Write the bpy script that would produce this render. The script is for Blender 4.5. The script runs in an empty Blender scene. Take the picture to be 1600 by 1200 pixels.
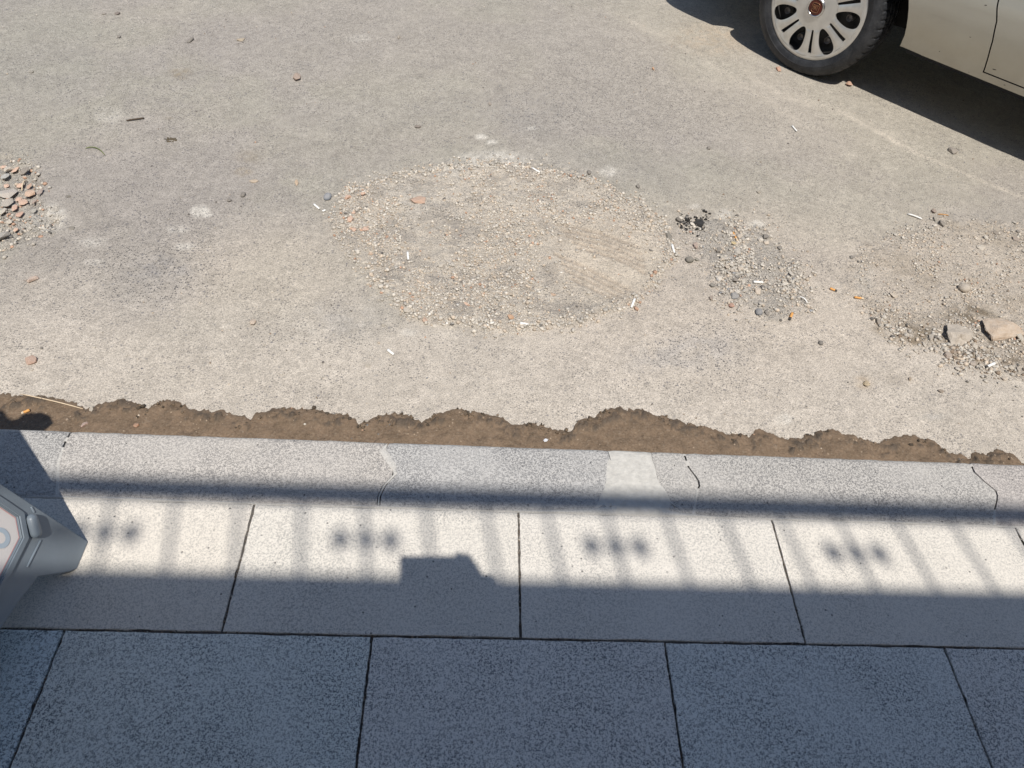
import bpy, bmesh, math, random
import numpy as np
from mathutils import Vector, Matrix
random.seed(7); RNG = np.random.default_rng(11)
SC = bpy.context.scene; COL = SC.collection
PI = math.pi
# ------------------------------------------------------------------ camera
H = 1.453; ROADZ = -0.12
CF, PITCH, YAW, ROLL = 1130.0, 0.85463, 0.08903, 0.10762
_cy, _sy = math.cos(YAW), math.sin(YAW)
F_ = np.array([_sy*math.cos(PITCH), _cy*math.cos(PITCH), -math.sin(PITCH)])
R0 = np.array([_cy, -_sy, 0.0]); U0 = np.cross(R0, F_)
R_ = math.cos(ROLL)*R0 + math.sin(ROLL)*U0; U_ = -math.sin(ROLL)*R0 + math.cos(ROLL)*U0
O_ = np.array([0, 0, H])
cd = bpy.data.cameras.new('camera'); cam = bpy.data.objects.new('camera', cd); COL.objects.link(cam)
M = Matrix(((R_[0], U_[0], -F_[0], 0), (R_[1], U_[1], -F_[1], 0), (R_[2], U_[2], -F_[2], H), (0, 0, 0, 1)))
cam.matrix_world = M
cd.sensor_width = 36; cd.lens = CF/1600*36; cd.clip_start = 0.02; cd.clip_end = 500
SC.camera = cam
# ------------------------------------------------------------------ light
SUN = Vector((-.0794, .450, -.8894)).normalized()      # direction the light travels
w = bpy.data.worlds.new('World'); SC.world = w; w.use_nodes = True
nt = w.node_tree; nt.nodes.clear()
sky = nt.nodes.new('ShaderNodeTexSky'); sky.sky_type = 'NISHITA'; sky.sun_disc = False
sky.sun_elevation = math.asin(-SUN.z); sky.sun_rotation = math.atan2(-SUN.x, -SUN.y)
sky.dust_density = 0.6; sky.ozone_density = 1.5
bg = nt.nodes.new('ShaderNodeBackground'); bg.inputs[1].default_value = 0.10
wo = nt.nodes.new('ShaderNodeOutputWorld')
nt.links.new(sky.outputs[0], bg.inputs[0]); nt.links.new(bg.outputs[0], wo.inputs[0])
sl = bpy.data.lights.new('sun', 'SUN'); sl.energy = 4.6; sl.angle = math.radians(0.6); sl.color = (1, .965, .905)
so = bpy.data.objects.new('sun', sl); COL.objects.link(so)
so.rotation_euler = SUN.to_track_quat('-Z', 'Y').to_euler()
SC.view_settings.view_transform = 'Standard'; SC.view_settings.look = 'None'
SC.view_settings.exposure = 0.0; SC.view_settings.gamma = 1; SC.view_settings.use_curve_mapping = False

# ------------------------------------------------------------------ helpers
def ray(px, py):
    d = F_*CF + R_*(px-800) - U_*(py-600); return d/np.linalg.norm(d)
def G(px, py, z=ROADZ):
    d = ray(px, py); t = (z-H)/d[2]; return O_ + d*t
def proj(x, y, z):
    vx, vy, vz = x, y, z-H
    dep = vx*F_[0]+vy*F_[1]+vz*F_[2]
    dep = np.where(dep < .05, .05, dep)
    return 800+CF*(vx*R_[0]+vy*R_[1]+vz*R_[2])/dep, 600-CF*(vx*U_[0]+vy*U_[1]+vz*U_[2])/dep
def tag(o, label=None, cat=None, group=None, kind=None):
    if label: o['label'] = label
    if cat: o['category'] = cat
    if group: o['group'] = group
    if kind: o['kind'] = kind
    return o
def empty(name, loc=(0, 0, 0), rz=0, parent=None):
    o = bpy.data.objects.new(name, None); COL.objects.link(o); o.location = loc; o.rotation_euler = (0, 0, rz)
    o.empty_display_size = .1; o.parent = parent; return o
def mesh(name, vs, fs, mat=None, parent=None, smooth=False, loc=None, link=True):
    me = bpy.data.meshes.new(name); me.from_pydata([tuple(map(float, v)) for v in vs], [], fs); me.update()
    if smooth: me.polygons.foreach_set('use_smooth', [True]*len(me.polygons))
    for m in (mat if isinstance(mat, (list, tuple)) else [mat]):
        if m: me.materials.append(m)
    o = bpy.data.objects.new(name, me)
    if link: COL.objects.link(o)
    o.parent = parent
    if loc is not None: o.location = loc
    return o
def bmobj(name, bm, mat=None, parent=None, smooth=False, loc=None):
    me = bpy.data.meshes.new(name); bmesh.ops.recalc_face_normals(bm, faces=bm.faces); bm.to_mesh(me); bm.free()
    if smooth: me.polygons.foreach_set('use_smooth', [True]*len(me.polygons))
    if mat: me.materials.append(mat)
    o = bpy.data.objects.new(name, me); COL.objects.link(o); o.parent = parent
    if loc is not None: o.location = loc
    return o
def box_bm(bm, x0, x1, y0, y1, z0, z1, bev=0, seg=2, mtx=None):
    r = bmesh.ops.create_cube(bm, size=1)
    vs = r['verts']
    for v in vs: v.co = Vector(((x0+x1)/2+v.co.x*(x1-x0), (y0+y1)/2+v.co.y*(y1-y0), (z0+z1)/2+v.co.z*(z1-z0)))
    if bev:
        es = list({e for v in vs for e in v.link_edges})
        r2 = bmesh.ops.bevel(bm, geom=es, offset=bev, segments=seg, profile=.5, affect='EDGES')
        vs = list({v for f in r2['faces'] for v in f.verts} | {v for v in vs if v.is_valid})
    if mtx is not None:
        bmesh.ops.transform(bm, matrix=mtx, verts=vs)
def box(name, x0, x1, y0, y1, z0, z1, mat, parent=None, bev=0, smooth=False):
    bm = bmesh.new(); box_bm(bm, x0, x1, y0, y1, z0, z1, bev); return bmobj(name, bm, mat, parent, smooth)
def tube(name, pts, rad, mat, parent=None, n=8, smooth=True, flat=1.0):
    pts = [Vector(p) for p in pts]; rs = rad if isinstance(rad, (list, tuple)) else [rad]*len(pts)
    vs, fs = [], []
    up = Vector((0, 0, 1))
    for i, p in enumerate(pts):
        t = (pts[min(i+1, len(pts)-1)]-pts[max(i-1, 0)]).normalized()
        a = t.cross(up)
        if a.length < .05: a = t.cross(Vector((1, 0, 0)))
        a.normalize(); b = a.cross(t).normalized()
        for k in range(n):
            th = 2*PI*k/n
            vs.append(p + a*math.cos(th)*rs[i] + b*math.sin(th)*rs[i]*flat)
    for i in range(len(pts)-1):
        for k in range(n):
            fs.append((i*n+k, i*n+(k+1) % n, (i+1)*n+(k+1) % n, (i+1)*n+k))
    fs.append(tuple(range(n))[::-1]); fs.append(tuple(range((len(pts)-1)*n, len(pts)*n)))
    return mesh(name, vs, fs, mat, parent, smooth)
def lattice(x, y, seed):
    xi = np.floor(x).astype(np.int64); yi = np.floor(y).astype(np.int64)
    fx = x-xi; fy = y-yi; fx = fx*fx*(3-2*fx); fy = fy*fy*(3-2*fy)
    def h(a, b):
        n = (a*374761393 + b*668265263 + seed*1442695041) & 0xffffffff
        n = ((n ^ (n >> 13))*1274126177) & 0xffffffff
        return ((n ^ (n >> 16)) & 0xffff)/65535.0
    return (h(xi, yi)*(1-fx)+h(xi+1, yi)*fx)*(1-fy)+(h(xi, yi+1)*(1-fx)+h(xi+1, yi+1)*fx)*fy
def fbm(x, y, sc, seed, octv=4):
    x = np.asarray(x, float); y = np.asarray(y, float)
    s = np.zeros_like(x); a = .5; t = 0
    for i in range(octv):
        s += a*lattice(x*sc+i*17.3, y*sc+i*9.1, seed+i); t += a; a *= .5; sc *= 2.03
    return s/t
def sstep(a, b, x):
    t = np.clip((x-a)/(b-a), 0, 1); return t*t*(3-2*t)

# ------------------------------------------------------------------ materials
def new_mat(name):
    m = bpy.data.materials.new(name); m.use_nodes = True
    n = m.node_tree; b = n.nodes['Principled BSDF']; return m, n, b
class N:
    def __init__(s, nt): s.nt = nt
    def node(s, t, **kw):
        n = s.nt.nodes.new(t)
        for k, v in kw.items(): setattr(n, k, v)
        return n
    def link(s, a, b): s.nt.links.new(a, b)
    def noise(s, vec, scale, detail=3, rough=.55, dist=0):
        n = s.node('ShaderNodeTexNoise'); n.inputs['Scale'].default_value = scale; n.inputs['Detail'].default_value = detail
        n.inputs['Roughness'].default_value = rough; n.inputs['Distortion'].default_value = dist
        s.link(vec, n.inputs['Vector']); return n.outputs['Fac']
    def vor(s, vec, scale, out='Distance', feature='F1'):
        n = s.node('ShaderNodeTexVoronoi'); n.feature = feature; n.inputs['Scale'].default_value = scale
        s.link(vec, n.inputs['Vector']); return n.outputs[out]
    def rng(s, v, a, b, c=0., d=1., smooth=False):
        n = s.node('ShaderNodeMapRange'); s.link(v, n.inputs[0])
        if smooth: n.interpolation_type = 'SMOOTHSTEP'
        for i, k in enumerate((a, b, c, d)): n.inputs[i+1].default_value = k
        return n.outputs[0]
    def math(s, op, a, b=None):
        n = s.node('ShaderNodeMath', operation=op)
        for i, v in enumerate((a, b)):
            if v is None: continue
            if isinstance(v, (int, float)): n.inputs[i].default_value = v
            else: s.link(v, n.inputs[i])
        return n.outputs[0]
    def mix(s, f, a, b, mode='MIX'):
        n = s.node('ShaderNodeMix', data_type='RGBA', blend_type=mode)
        for i, v in ((0, f), (6, a), (7, b)):
            if isinstance(v, (int, float)): n.inputs[i].default_value = v
            elif isinstance(v, (tuple, list)): n.inputs[i].default_value = (*v[:3], 1)
            else: s.link(v, n.inputs[i])
        return n.outputs[2]
    def grey(s, v):
        n = s.node('ShaderNodeCombineColor')
        for i in range(3): s.link(v, n.inputs[i])
        return n.outputs[0]
    def bump(s, h, strength, dist, bsdf, normal=None):
        n = s.node('ShaderNodeBump'); n.inputs['Strength'].default_value = strength; n.inputs['Distance'].default_value = dist
        s.link(h, n.inputs['Height'])
        if normal: s.link(normal, n.inputs['Normal'])
        if bsdf: s.link(n.outputs[0], bsdf.inputs['Normal'])
        return n.outputs[0]
    def pos(s): return s.node('ShaderNodeNewGeometry').outputs['Position']
    def obj(s): return s.node('ShaderNodeTexCoord').outputs['Object']
    def attr(s, name, out='Color'):
        n = s.node('ShaderNodeAttribute'); n.attribute_name = name; return n.outputs[out]

def simple(name, col, rough=.6, metal=0., nscale=40, namt=.15, bscale=120, bdist=.0, coat=0, spec=.5):
    m, nt, b = new_mat(name); s = N(nt); p = s.obj()
    f = s.rng(s.noise(p, nscale, 5), .25, .75, 1-namt, 1+namt)
    s.link(s.mix(1.0, tuple(col), s.grey(f), 'MULTIPLY'), b.inputs['Base Color'])
    b.inputs['Roughness'].default_value = rough; b.inputs['Metallic'].default_value = metal
    b.inputs['Coat Weight'].default_value = coat; b.inputs['Specular IOR Level'].default_value = spec
    if bdist: s.bump(s.noise(p, bscale, 4), 1.0, bdist, b)
    return m

def road_material():
    m, nt, b = new_mat('road_dusty_asphalt'); s = N(nt); p = s.pos()
    base = s.attr('tone'); grit = s.attr('grit', 'Fac'); expo = s.attr('expo', 'Fac')
    n1 = s.noise(p, 270, 4, .75)                       # 5 mm grain
    n2 = s.noise(p, 34, 5, .65)
    g = s.math('MULTIPLY', s.rng(n1, .36, .64, .62, 1.34), s.rng(n2, .35, .65, .93, 1.07))
    c = s.mix(1.0, base, s.grey(g), 'MULTIPLY')
    # dark aggregate grains showing through the dust, clustered
    v = s.vor(p, 170); vc = s.vor(p, 170, 'Color')
    sep = s.node('ShaderNodeSeparateColor'); s.link(vc, sep.inputs[0])
    pick = s.math('GREATER_THAN', sep.outputs[0], .66)
    clus = s.rng(s.noise(p, 9, 4, .6), .38, .62, .22, .9)
    amt = s.math('ADD', clus, s.math('MULTIPLY', expo, .9))
    spot = s.math('MULTIPLY', s.math('MULTIPLY', s.rng(v, .22, .46, 1, 0), pick), amt)
    dark = s.mix(sep.outputs[1], (.10, .10, .115), (.19, .17, .155))
    c = s.mix(s.math('MINIMUM', s.math('MULTIPLY', spot, .8), .85), c, dark)
    v2 = s.vor(p, 72); vc2 = s.vor(p, 72, 'Color'); sp2 = s.node('ShaderNodeSeparateColor'); s.link(vc2, sp2.inputs[0])
    pk2 = s.math('GREATER_THAN', sp2.outputs[0], .80)
    sp = s.math('MULTIPLY', s.math('MULTIPLY', s.rng(v2, .16, .34, 1, 0), pk2), s.rng(amt, .0, 1.0, .25, .75))
    c = s.mix(sp, c, s.mix(sp2.outputs[2], (.13, .135, .16), (.24, .21, .185)))
    pk3 = s.math('LESS_THAN', sep.outputs[2], .07)
    c = s.mix(s.math('MULTIPLY', s.math('MULTIPLY', s.rng(v, .25, .42, 1, 0), pk3), .7), c, (.52, .48, .42))
    # scratches / drag marks
    s.link(c, b.inputs['Base Color']); b.inputs['Roughness'].default_value = .92
    b.inputs['Specular IOR Level'].default_value = .25
    hh = s.math('ADD', s.math('MULTIPLY', n1, .6), s.math('MULTIPLY', s.noise(p, 75, 4, .7), 1.0))
    hh = s.math('ADD', hh, s.math('MULTIPLY', spot, -.35))
    hh = s.math('MULTIPLY', hh, s.math('ADD', s.math('MULTIPLY', grit, 1.7), .75))
    s.bump(hh, 1.0, .0060, b)
    return m
def stone_material(name, light, dark, amount, scale=420, bump=.0009, warm=None):
    """fine salt-and-pepper cast stone; the object's colour tints it"""
    m, nt, b = new_mat(name); s = N(nt); p = s.pos()
    oi = s.node('ShaderNodeObjectInfo')
    n = s.noise(p, scale, 3, .75); n2 = s.noise(p, scale*.42, 3, .6)
    f = s.rng(s.math('ADD', s.math('MULTIPLY', n, .65), s.math('MULTIPLY', n2, .35)), .50, .55, 0, 1)
    mod = s.rng(s.noise(p, 5.5, 5, .6), .3, .7, .55, 1.15)
    f = s.math('MULTIPLY', s.math('MULTIPLY', f, oi.outputs['Alpha']), s.math('MULTIPLY', mod, amount))
    c = s.mix(s.math('MINIMUM', f, 1.0), light, dark)
    # worn, dusty and stained places
    st = s.rng(s.noise(p, 3.1, 6, .6, .6), .56, .75, 0, .35)
    c = s.mix(st, c, warm or tuple(v*.86 for v in light))
    pit = s.vor(p, 95); pc = s.node('ShaderNodeSeparateColor'); s.link(s.vor(p, 95, 'Color'), pc.inputs[0])
    pm = s.math('MULTIPLY', s.rng(pit, .12, .25, 1, 0), s.math('GREATER_THAN', pc.outputs[0], .955))
    c = s.mix(s.math('MULTIPLY', pm, .75), c, tuple(v*.35 for v in dark))
    c = s.mix(1.0, c, oi.outputs['Color'], 'MULTIPLY')
    s.link(c, b.inputs['Base Color']); b.inputs['Roughness'].default_value = .88; b.inputs['Specular IOR Level'].default_value = .3
    h = s.math('SUBTRACT', s.math('MULTIPLY', f, -.6), pm)
    s.bump(s.math('ADD', h, s.math('MULTIPLY', s.noise(p, 60, 4), .8)), 1.0, bump, b)
    return m
def attr_stone(name, rough=.9, nscale=260, dist=.0015, amt=.2):
    m, nt, b = new_mat(name); s = N(nt); p = s.pos()
    f = s.rng(s.noise(p, nscale, 4, .7), .25, .75, 1-amt, 1+amt)
    s.link(s.mix(1.0, s.attr('tone'), s.grey(f), 'MULTIPLY'), b.inputs['Base Color'])
    b.inputs['Roughness'].default_value = rough; b.inputs['Specular IOR Level'].default_value = .25
    s.bump(s.noise(p, nscale*.7, 4, .7), 1.0, dist, b); return m
def tint_stone(name):
    m, nt, b = new_mat(name); s = N(nt); p = s.obj(); oi = s.node('ShaderNodeObjectInfo')
    f = s.rng(s.noise(p, 90, 6, .7), .25, .75, .72, 1.25)
    c = s.mix(1.0, s.mix(1.0, oi.outputs['Color'], (1.18, 1.18, 1.18), 'MULTIPLY'), s.grey(f), 'MULTIPLY')
    nz = s.node('ShaderNodeSeparateXYZ'); s.link(s.node('ShaderNodeNewGeometry').outputs['Normal'], nz.inputs[0])
    dust = s.math('MULTIPLY', s.rng(s.noise(p, 60, 5, .6), .35, .62, .25, .8), s.rng(nz.outputs[2], .25, .8, .05, .60))
    c = s.mix(dust, c, (.56, .50, .43))
    s.link(c, b.inputs['Base Color']); b.inputs['Roughness'].default_value = .9; b.inputs['Specular IOR Level'].default_value = .25
    s.bump(s.noise(p, 160, 5, .75), 1.0, .0026, b); return m
def mud_material():
    m, nt, b = new_mat('wet_silt'); s = N(nt); p = s.pos()
    wet = s.attr('wet', 'Fac')
    a = s.noise(p, 30, 6, .7); a2 = s.noise(p, 170, 4, .7)
    c = s.mix(s.rng(a, .35, .65), (.225, .155, .100), (.150, .104, .066))
    c = s.mix(s.rng(a2, .52, .70, 0, .65), c, (.285, .225, .165))
    c = s.mix(s.rng(a2, .42, .30, 0, .7), c, (.035, .025, .018))
    c = s.mix(s.math('MULTIPLY', wet, .6), c, (.060, .052, .044))
    v = s.vor(p, 120); vc = s.node('ShaderNodeSeparateColor'); s.link(s.vor(p, 120, 'Color'), vc.inputs[0])
    c = s.mix(s.math('MULTIPLY', s.rng(v, .2, .32, 1, 0), s.math('GREATER_THAN', vc.outputs[0], .95)), c, (.36, .27, .19))
    s.link(c, b.inputs['Base Color']); s.link(s.rng(a2, .3, .7, .55, .85), b.inputs['Roughness'])
    b.inputs['Specular IOR Level'].default_value = .3
    s.bump(s.math('ADD', a, s.math('MULTIPLY', a2, .45)), 1.0, .006, b); return m
def paint_material():
    m, nt, b = new_mat('champagne_paint'); s = N(nt); p = s.obj()
    sx = s.node('ShaderNodeSeparateXYZ'); s.link(p, sx.inputs[0])
    n = s.noise(p, 7, 6, .65); low = s.rng(sx.outputs[2], .24, .55, .75, .08)
    d = s.math('MULTIPLY', s.rng(n, .3, .7, .6, 1.2), low)
    c = s.mix(d, (.55, .545, .49), (.45, .41, .33))
    sp = s.vor(p, 55); sc_ = s.node('ShaderNodeSeparateColor'); s.link(s.vor(p, 55, 'Color'), sc_.inputs[0])
    f = s.math('MULTIPLY', s.rng(sp, .08, .2, 1, 0), s.math('GREATER_THAN', sc_.outputs[0], .975))
    c = s.mix(f, c, (.05, .045, .04))
    s.link(c, b.inputs['Base Color']); b.inputs['Metallic'].default_value = .45
    s.link(s.rng(d, 0, .8, .30, .6), b.inputs['Roughness'])
    b.inputs['Coat Weight'].default_value = .35; b.inputs['Coat Roughness'].default_value = .18
    s.bump(s.noise(p, 900, 2), .3, .0002, b); return m
def rubber_material():
    m, nt, b = new_mat('dusty_rubber'); s = N(nt); p = s.obj()
    c = s.mix(s.rng(s.noise(p, 14, 6, .65), .4, .68, 0, .8), (.010, .011, .014), (.050, .051, .055))
    c = s.mix(s.rng(s.noise(p, 120, 5, .7), .52, .7, 0, .35), c, (.10, .097, .09))
    s.link(c, b.inputs['Base Color']); b.inputs['Roughness'].default_value = .62; s.bump(s.noise(p, 300, 3), .5, .0006, b)
    return m
M_road = road_material()
M_slab = stone_material('cream_cast_stone', (.71, .67, .61), (.075, .085, .10), .84, 450)
M_kerb = stone_material('grey_bush_hammered_stone', (.515, .485, .445), (.09, .09, .10), .66, 430, .0014, (.52, .485, .43))
M_dirt = simple('joint_dirt', (.10, .09, .08), .95, nscale=200, namt=.4, bdist=.003)
M_mortar = simple('cream_mortar', (.525, .50, .455), .92, nscale=60, namt=.16, bscale=90, bdist=.003)
M_crumb = attr_stone('rubble_crumb')
M_tint = tint_stone('loose_stone')
M_mud = mud_material()
M_paint = paint_material()
M_rubber = rubber_material()
M_under = simple('black_underbody', (.012, .012, .012), .9, nscale=10, namt=.3)
M_glass = simple('dark_car_glass', (.02, .025, .028), .06, nscale=3, namt=.05)
M_silver = simple('silver_wheel_cover_paint', (.62, .605, .57), .32, .65, nscale=24, namt=.12, bscale=400, bdist=.0001, coat=.2)
M_steel = simple('dark_wheel_steel', (.045, .042, .04), .6, .3, nscale=40, namt=.35)
M_chrome = simple('worn_chrome', (.62, .61, .60), .22, 1.0, nscale=60, namt=.08)
M_badge = simple('dark_red_badge', (.105, .022, .012), .4, .2, nscale=90, namt=.25)
M_badge2 = simple('bronze_badge_relief', (.36, .19, .10), .35, .6, nscale=90, namt=.1)
M_frame = simple('blue_grey_plastic', (.185, .218, .25), .40, nscale=18, namt=.07, bscale=500, bdist=.0002)
M_poster = simple('pale_poster', (.78, .72, .68), .45, nscale=3, namt=.04)
M_red = simple('red_print', (.60, .22, .22), .5, namt=.03)
M_bluep = simple('pale_blue_print', (.47, .54, .60), .5, namt=.03)
M_white = simple('cigarette_paper', (.82, .80, .76), .8, nscale=120, namt=.05)
M_filter = simple('orange_filter_paper', (.66, .33, .10), .8, nscale=400, namt=.2)
M_wood = simple('dry_pale_wood', (.66, .52, .36), .8, nscale=150, namt=.12)
M_twig = simple('brown_twig_bark', (.085, .062, .042), .9, nscale=150, namt=.3, bdist=.001)
M_grass = simple('green_grass_blade', (.14, .17, .045), .7, nscale=80, namt=.2)
M_leaf = simple('orange_peel', (.60, .30, .09), .7, nscale=150, namt=.2)
M_tar = simple('black_tar_lump', (.028, .026, .025), .8, nscale=120, namt=.4, bscale=150, bdist=.004)
M_splat = simple('dark_droppings', (.11, .085, .05), .9, nscale=150, namt=.3, bdist=.002)
M_wall = simple('cream_render', (.50, .44, .36), .9, nscale=4, namt=.12, bscale=60, bdist=.002)
M_iron = simple('black_iron_paint', (.03, .03, .032), .5, nscale=60, namt=.2)
M_skin = simple('skin', (.50, .31, .22), .55, nscale=60, namt=.06)
M_shirt = simple('dark_blue_cotton', (.04, .06, .11), .9, nscale=200, namt=.15, bdist=.001)
M_jean = simple('denim', (.06, .08, .13), .9, nscale=250, namt=.2, bdist=.001)
M_hair = simple('dark_hair', (.02, .015, .012), .6, nscale=200, namt=.4, bdist=.002)
M_phone = simple('black_phone_glass', (.015, .015, .018), .15, nscale=10, namt=.05)

# ------------------------------------------------------------------ ROAD: colour and relief fields, laid on the ground
MAIN = [(518,335),(545,300),(620,277),(700,262),(760,254),(850,268),(940,290),(1000,320),(1040,358),(1050,400),(1022,440),(985,475),(900,505),(820,516),(740,508),(650,495),(608,460),(578,430),(545,392),(525,360)]
RIGHT = [(1325,410),(1395,365),(1470,345),(1600,355),(1760,400),(1800,520),(1700,640),(1600,590),(1540,562),(1460,542),(1400,512),(1350,485),(1318,445)]
TAIL = [(1075,348),(1130,342),(1195,368),(1240,410),(1262,480),(1200,496),(1138,462),(1112,420),(1092,395)]
LEFT = [(-140,262),(-60,240),(0,248),(45,255),(64,290),(66,325),(88,345),(60,365),(22,374),(0,392),(-90,400),(-160,350)]
def poly_sd(px, py, poly):
    """signed distance in photo pixels, positive inside"""
    px = np.asarray(px, float); py = np.asarray(py, float)
    d = np.full(px.shape, 1e9); ins = np.zeros(px.shape, bool)
    n = len(poly)
    for i in range(n):
        x0, y0 = poly[i]; x1, y1 = poly[(i+1) % n]
        ex, ey = x1-x0, y1-y0
        t = np.clip(((px-x0)*ex+(py-y0)*ey)/(ex*ex+ey*ey), 0, 1)
        d = np.minimum(d, np.hypot(px-x0-t*ex, py-y0-t*ey))
        c = ((y0 > py) != (y1 > py)) & (px < (x1-x0)*(py-y0)/((y1-y0) or 1e-9)+x0)
        ins ^= c
    return np.where(ins, d, -d)
def line_d(px, py, pl):
    d = np.full(np.shape(px), 1e9)
    for (x0, y0), (x1, y1) in zip(pl, pl[1:]):
        ex, ey = x1-x0, y1-y0
        t = np.clip(((px-x0)*ex+(py-y0)*ey)/(ex*ex+ey*ey), 0, 1)
        d = np.minimum(d, np.hypot(px-x0-t*ex, py-y0-t*ey))
    return d
def ell(px, py, cx, cy, rx, ry, soft=.5, rot=0):
    c, s_ = math.cos(rot), math.sin(rot)
    u = ((px-cx)*c+(py-cy)*s_)/rx; v = (-(px-cx)*s_+(py-cy)*c)/ry
    return 1-sstep(1-soft, 1+soft, np.sqrt(u*u+v*v))
def road_fields(x, y, want_color=True):
    px, py = proj(x, y, ROADZ)
    wob = (fbm(x, y, 14, 5)-.5)*34 + (fbm(x, y, 60, 8, 3)-.5)*22
    mm = sstep(-6, 8, poly_sd(px, py, MAIN)+wob)
    rr = sstep(-10, 14, poly_sd(px, py, RIGHT)+wob*1.3)
    tt = sstep(-8, 10, poly_sd(px, py, TAIL)+wob)
    ll = sstep(-6, 8, poly_sd(px, py, LEFT)+wob)
    dm = poly_sd(px, py, MAIN)
    sand = ell(px, py, 955, 410, 95, 62, .45, .15)*mm
    # height
    z = np.full(np.shape(x), ROADZ) + (fbm(x, y, 1.3, 31)-.5)*.008 + (fbm(x, y, 7, 32)-.5)*.0035
    z += mm*(.004+.008*(fbm(x, y, 22, 41)-.35)+(1-sand*.8)*.013*(fbm(x, y, 60, 42, 3)-.5)) + .005*np.exp(-((dm-5)/9)**2)
    z -= ll*.022*(1+.0*x) - ll*.03*(fbm(x, y, 35, 43)-.3)
    z += rr*(.010*(fbm(x, y, 9, 44)-.45)+.008*(fbm(x, y, 55, 45, 3)-.5)) + tt*(.004+.010*(fbm(x, y, 60, 46, 3)-.4))
    tracks = np.zeros(np.shape(x))
    for k in range(9):                                     # tyre print lines pressed in the sandy part of the patch
        off = k*9.5 + (6 if k > 4 else 0)
        pl = [(868+k*7, 372+off), (930+k*4, 392+off*1.02), (985, 425+off), (1030-k*3, 468+off)]
        pl = [(868+k*9, 352+off*.95), (935+k*6, 364+off), (1000+k*2, 388+off*1.05)] if k < 5 else [(868+(k-5)*8, 398+(k-5)*13), (925+(k-5)*6, 424+(k-5)*12), (1005, 466+(k-5)*9)]
        tracks = np.maximum(tracks, np.exp(-(line_d(px, py, pl)/2.6)**2)*(.55+.45*fbm(x, y, 25, 90+k)))
    tracks *= mm
    z -= tracks*.0085
    ruts = np.exp(-(line_d(px, py, [(1458,432),(1470,455),(1473,475)])/2.5)**2)+np.exp(-(line_d(px, py, [(1560,450),(1600,495),(1640,540)])/4)**2)
    z -= ruts*.008
    edge = sstep(.0, .25, np.minimum(np.minimum(x+2.6, 3.8-x), 5.2-y)) * sstep(0, .03, y-1.05)
    z = ROADZ+(z-ROADZ)*edge
    if not want_color: return z
    def mixc(c, col, f): return c*(1-f[..., None])+np.array(col)*f[..., None]
    base = np.empty(np.shape(x)+(3,)); base[...] = (.345, .312, .262)
    big = fbm(x, y, 1.7, 51, 5); med = fbm(x, y, 6, 52, 4)
    base = mixc(base, (.328, .295, .258), sstep(.45, .6, big)*.7)          # lilac grey worn asphalt
    base = mixc(base, (.315, .298, .245), sstep(.55, .35, big)*.35)
    lil = np.maximum(ell(px, py, 330, 130, 330, 90, .6), ell(px, py, 230, 300, 330, 80, .6))
    lil = np.maximum(lil, ell(px, py, 960, 235, 170, 55, .5)*.7)
    base = mixc(base, (.322, .290, .258), lil*.6*sstep(.3, .6, med))
    dust = sstep(385, 560, py+70*(med-.5)+40*(big-.5))*(1-.0*x)
    base = mixc(base, (.485, .430, .362), dust*.88)
    base = mixc(base, (.475, .41, .335), ell(px, py, 1180, 450, 330, 130, .6)*.55)
    base = mixc(base, (.475, .415, .34), ell(px, py, 430, 420, 140, 70, .6)*.6)
    base = mixc(base, (.470, .425, .360), sstep(-18, -2, poly_sd(px, py, MAIN)+wob)*.35*sstep(.4, .6, med))
    base = mixc(base, (.435, .385, .315), ell(px, py, 1250, 130, 300, 110, .6, .4)*.4)
    base = mixc(base, (.360, .325, .270), ell(px, py, 640, 120, 220, 90, .7)*.3)
    base = mixc(base, (.66, .585, .485), mm*.95)
    base = mixc(base, (.44, .39, .33), mm*sstep(.5, .62, fbm(x, y, 16, 61))*.6)
    base = mixc(base, (.505, .435, .345), sand*.8)
    base = mixc(base, (.30, .235, .175), tracks*.7)
    base = mixc(base, (.62, .54, .445), rr*.85)
    base = mixc(base, (.47, .40, .315), rr*sstep(.5, .66, fbm(x, y, 12, 62))*.6)
    base = mixc(base, (.55, .50, .43), tt*.75)
    base = mixc(base, (.53, .485, .415), ll*.8)
    # damp soil around the two broken rocks
    damp = np.maximum(ell(px, py, 1420, 524, 55, 17, .5, .25), ell(px, py, 1545, 553, 85, 24, .5, .25))
    damp = np.maximum(damp, ell(px, py, 1520, 495, 40, 20, .6))
    base = mixc(base, (.155, .112, .062), damp*.85*(.10+.75*sstep(.40, .66, fbm(x, y, 26, 63, 5))))
    for cx, cy, rx, ry, f in ((312,330,13,9,1),(322,334,9,5,1),(770,250,52,14,.7),(640,310,50,22,.35),(950,268,13,8,.7),(1130,335,14,8,.6),(1182,350,13,6,.6),(80,340,22,20,.75),(60,345,26,14,.6),
                              (145,378,22,8,.4),(278,358,16,6,.5),(290,385,14,6,.5),(150,410,18,5,.35),(700,270,30,12,.6),(1225,655,12,9,.6),(752,213,9,4,.8),(768,222,8,4,.8),(1085,322,9,4,.5),(640,520,12,6,.4),(68,603,12,6,.4),(560,60,20,6,.3),(90,330,10,8,.6),(1350,440,14,26,.4),(170,180,24,12,.3),(832,200,8,3,.7)):
        base = mixc(base, (.60, .56, .49), ell(px, py, cx, cy, rx, ry, .5)*f*(.35+.65*sstep(.3, .6, fbm(x, y, 55, 64))))
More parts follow.
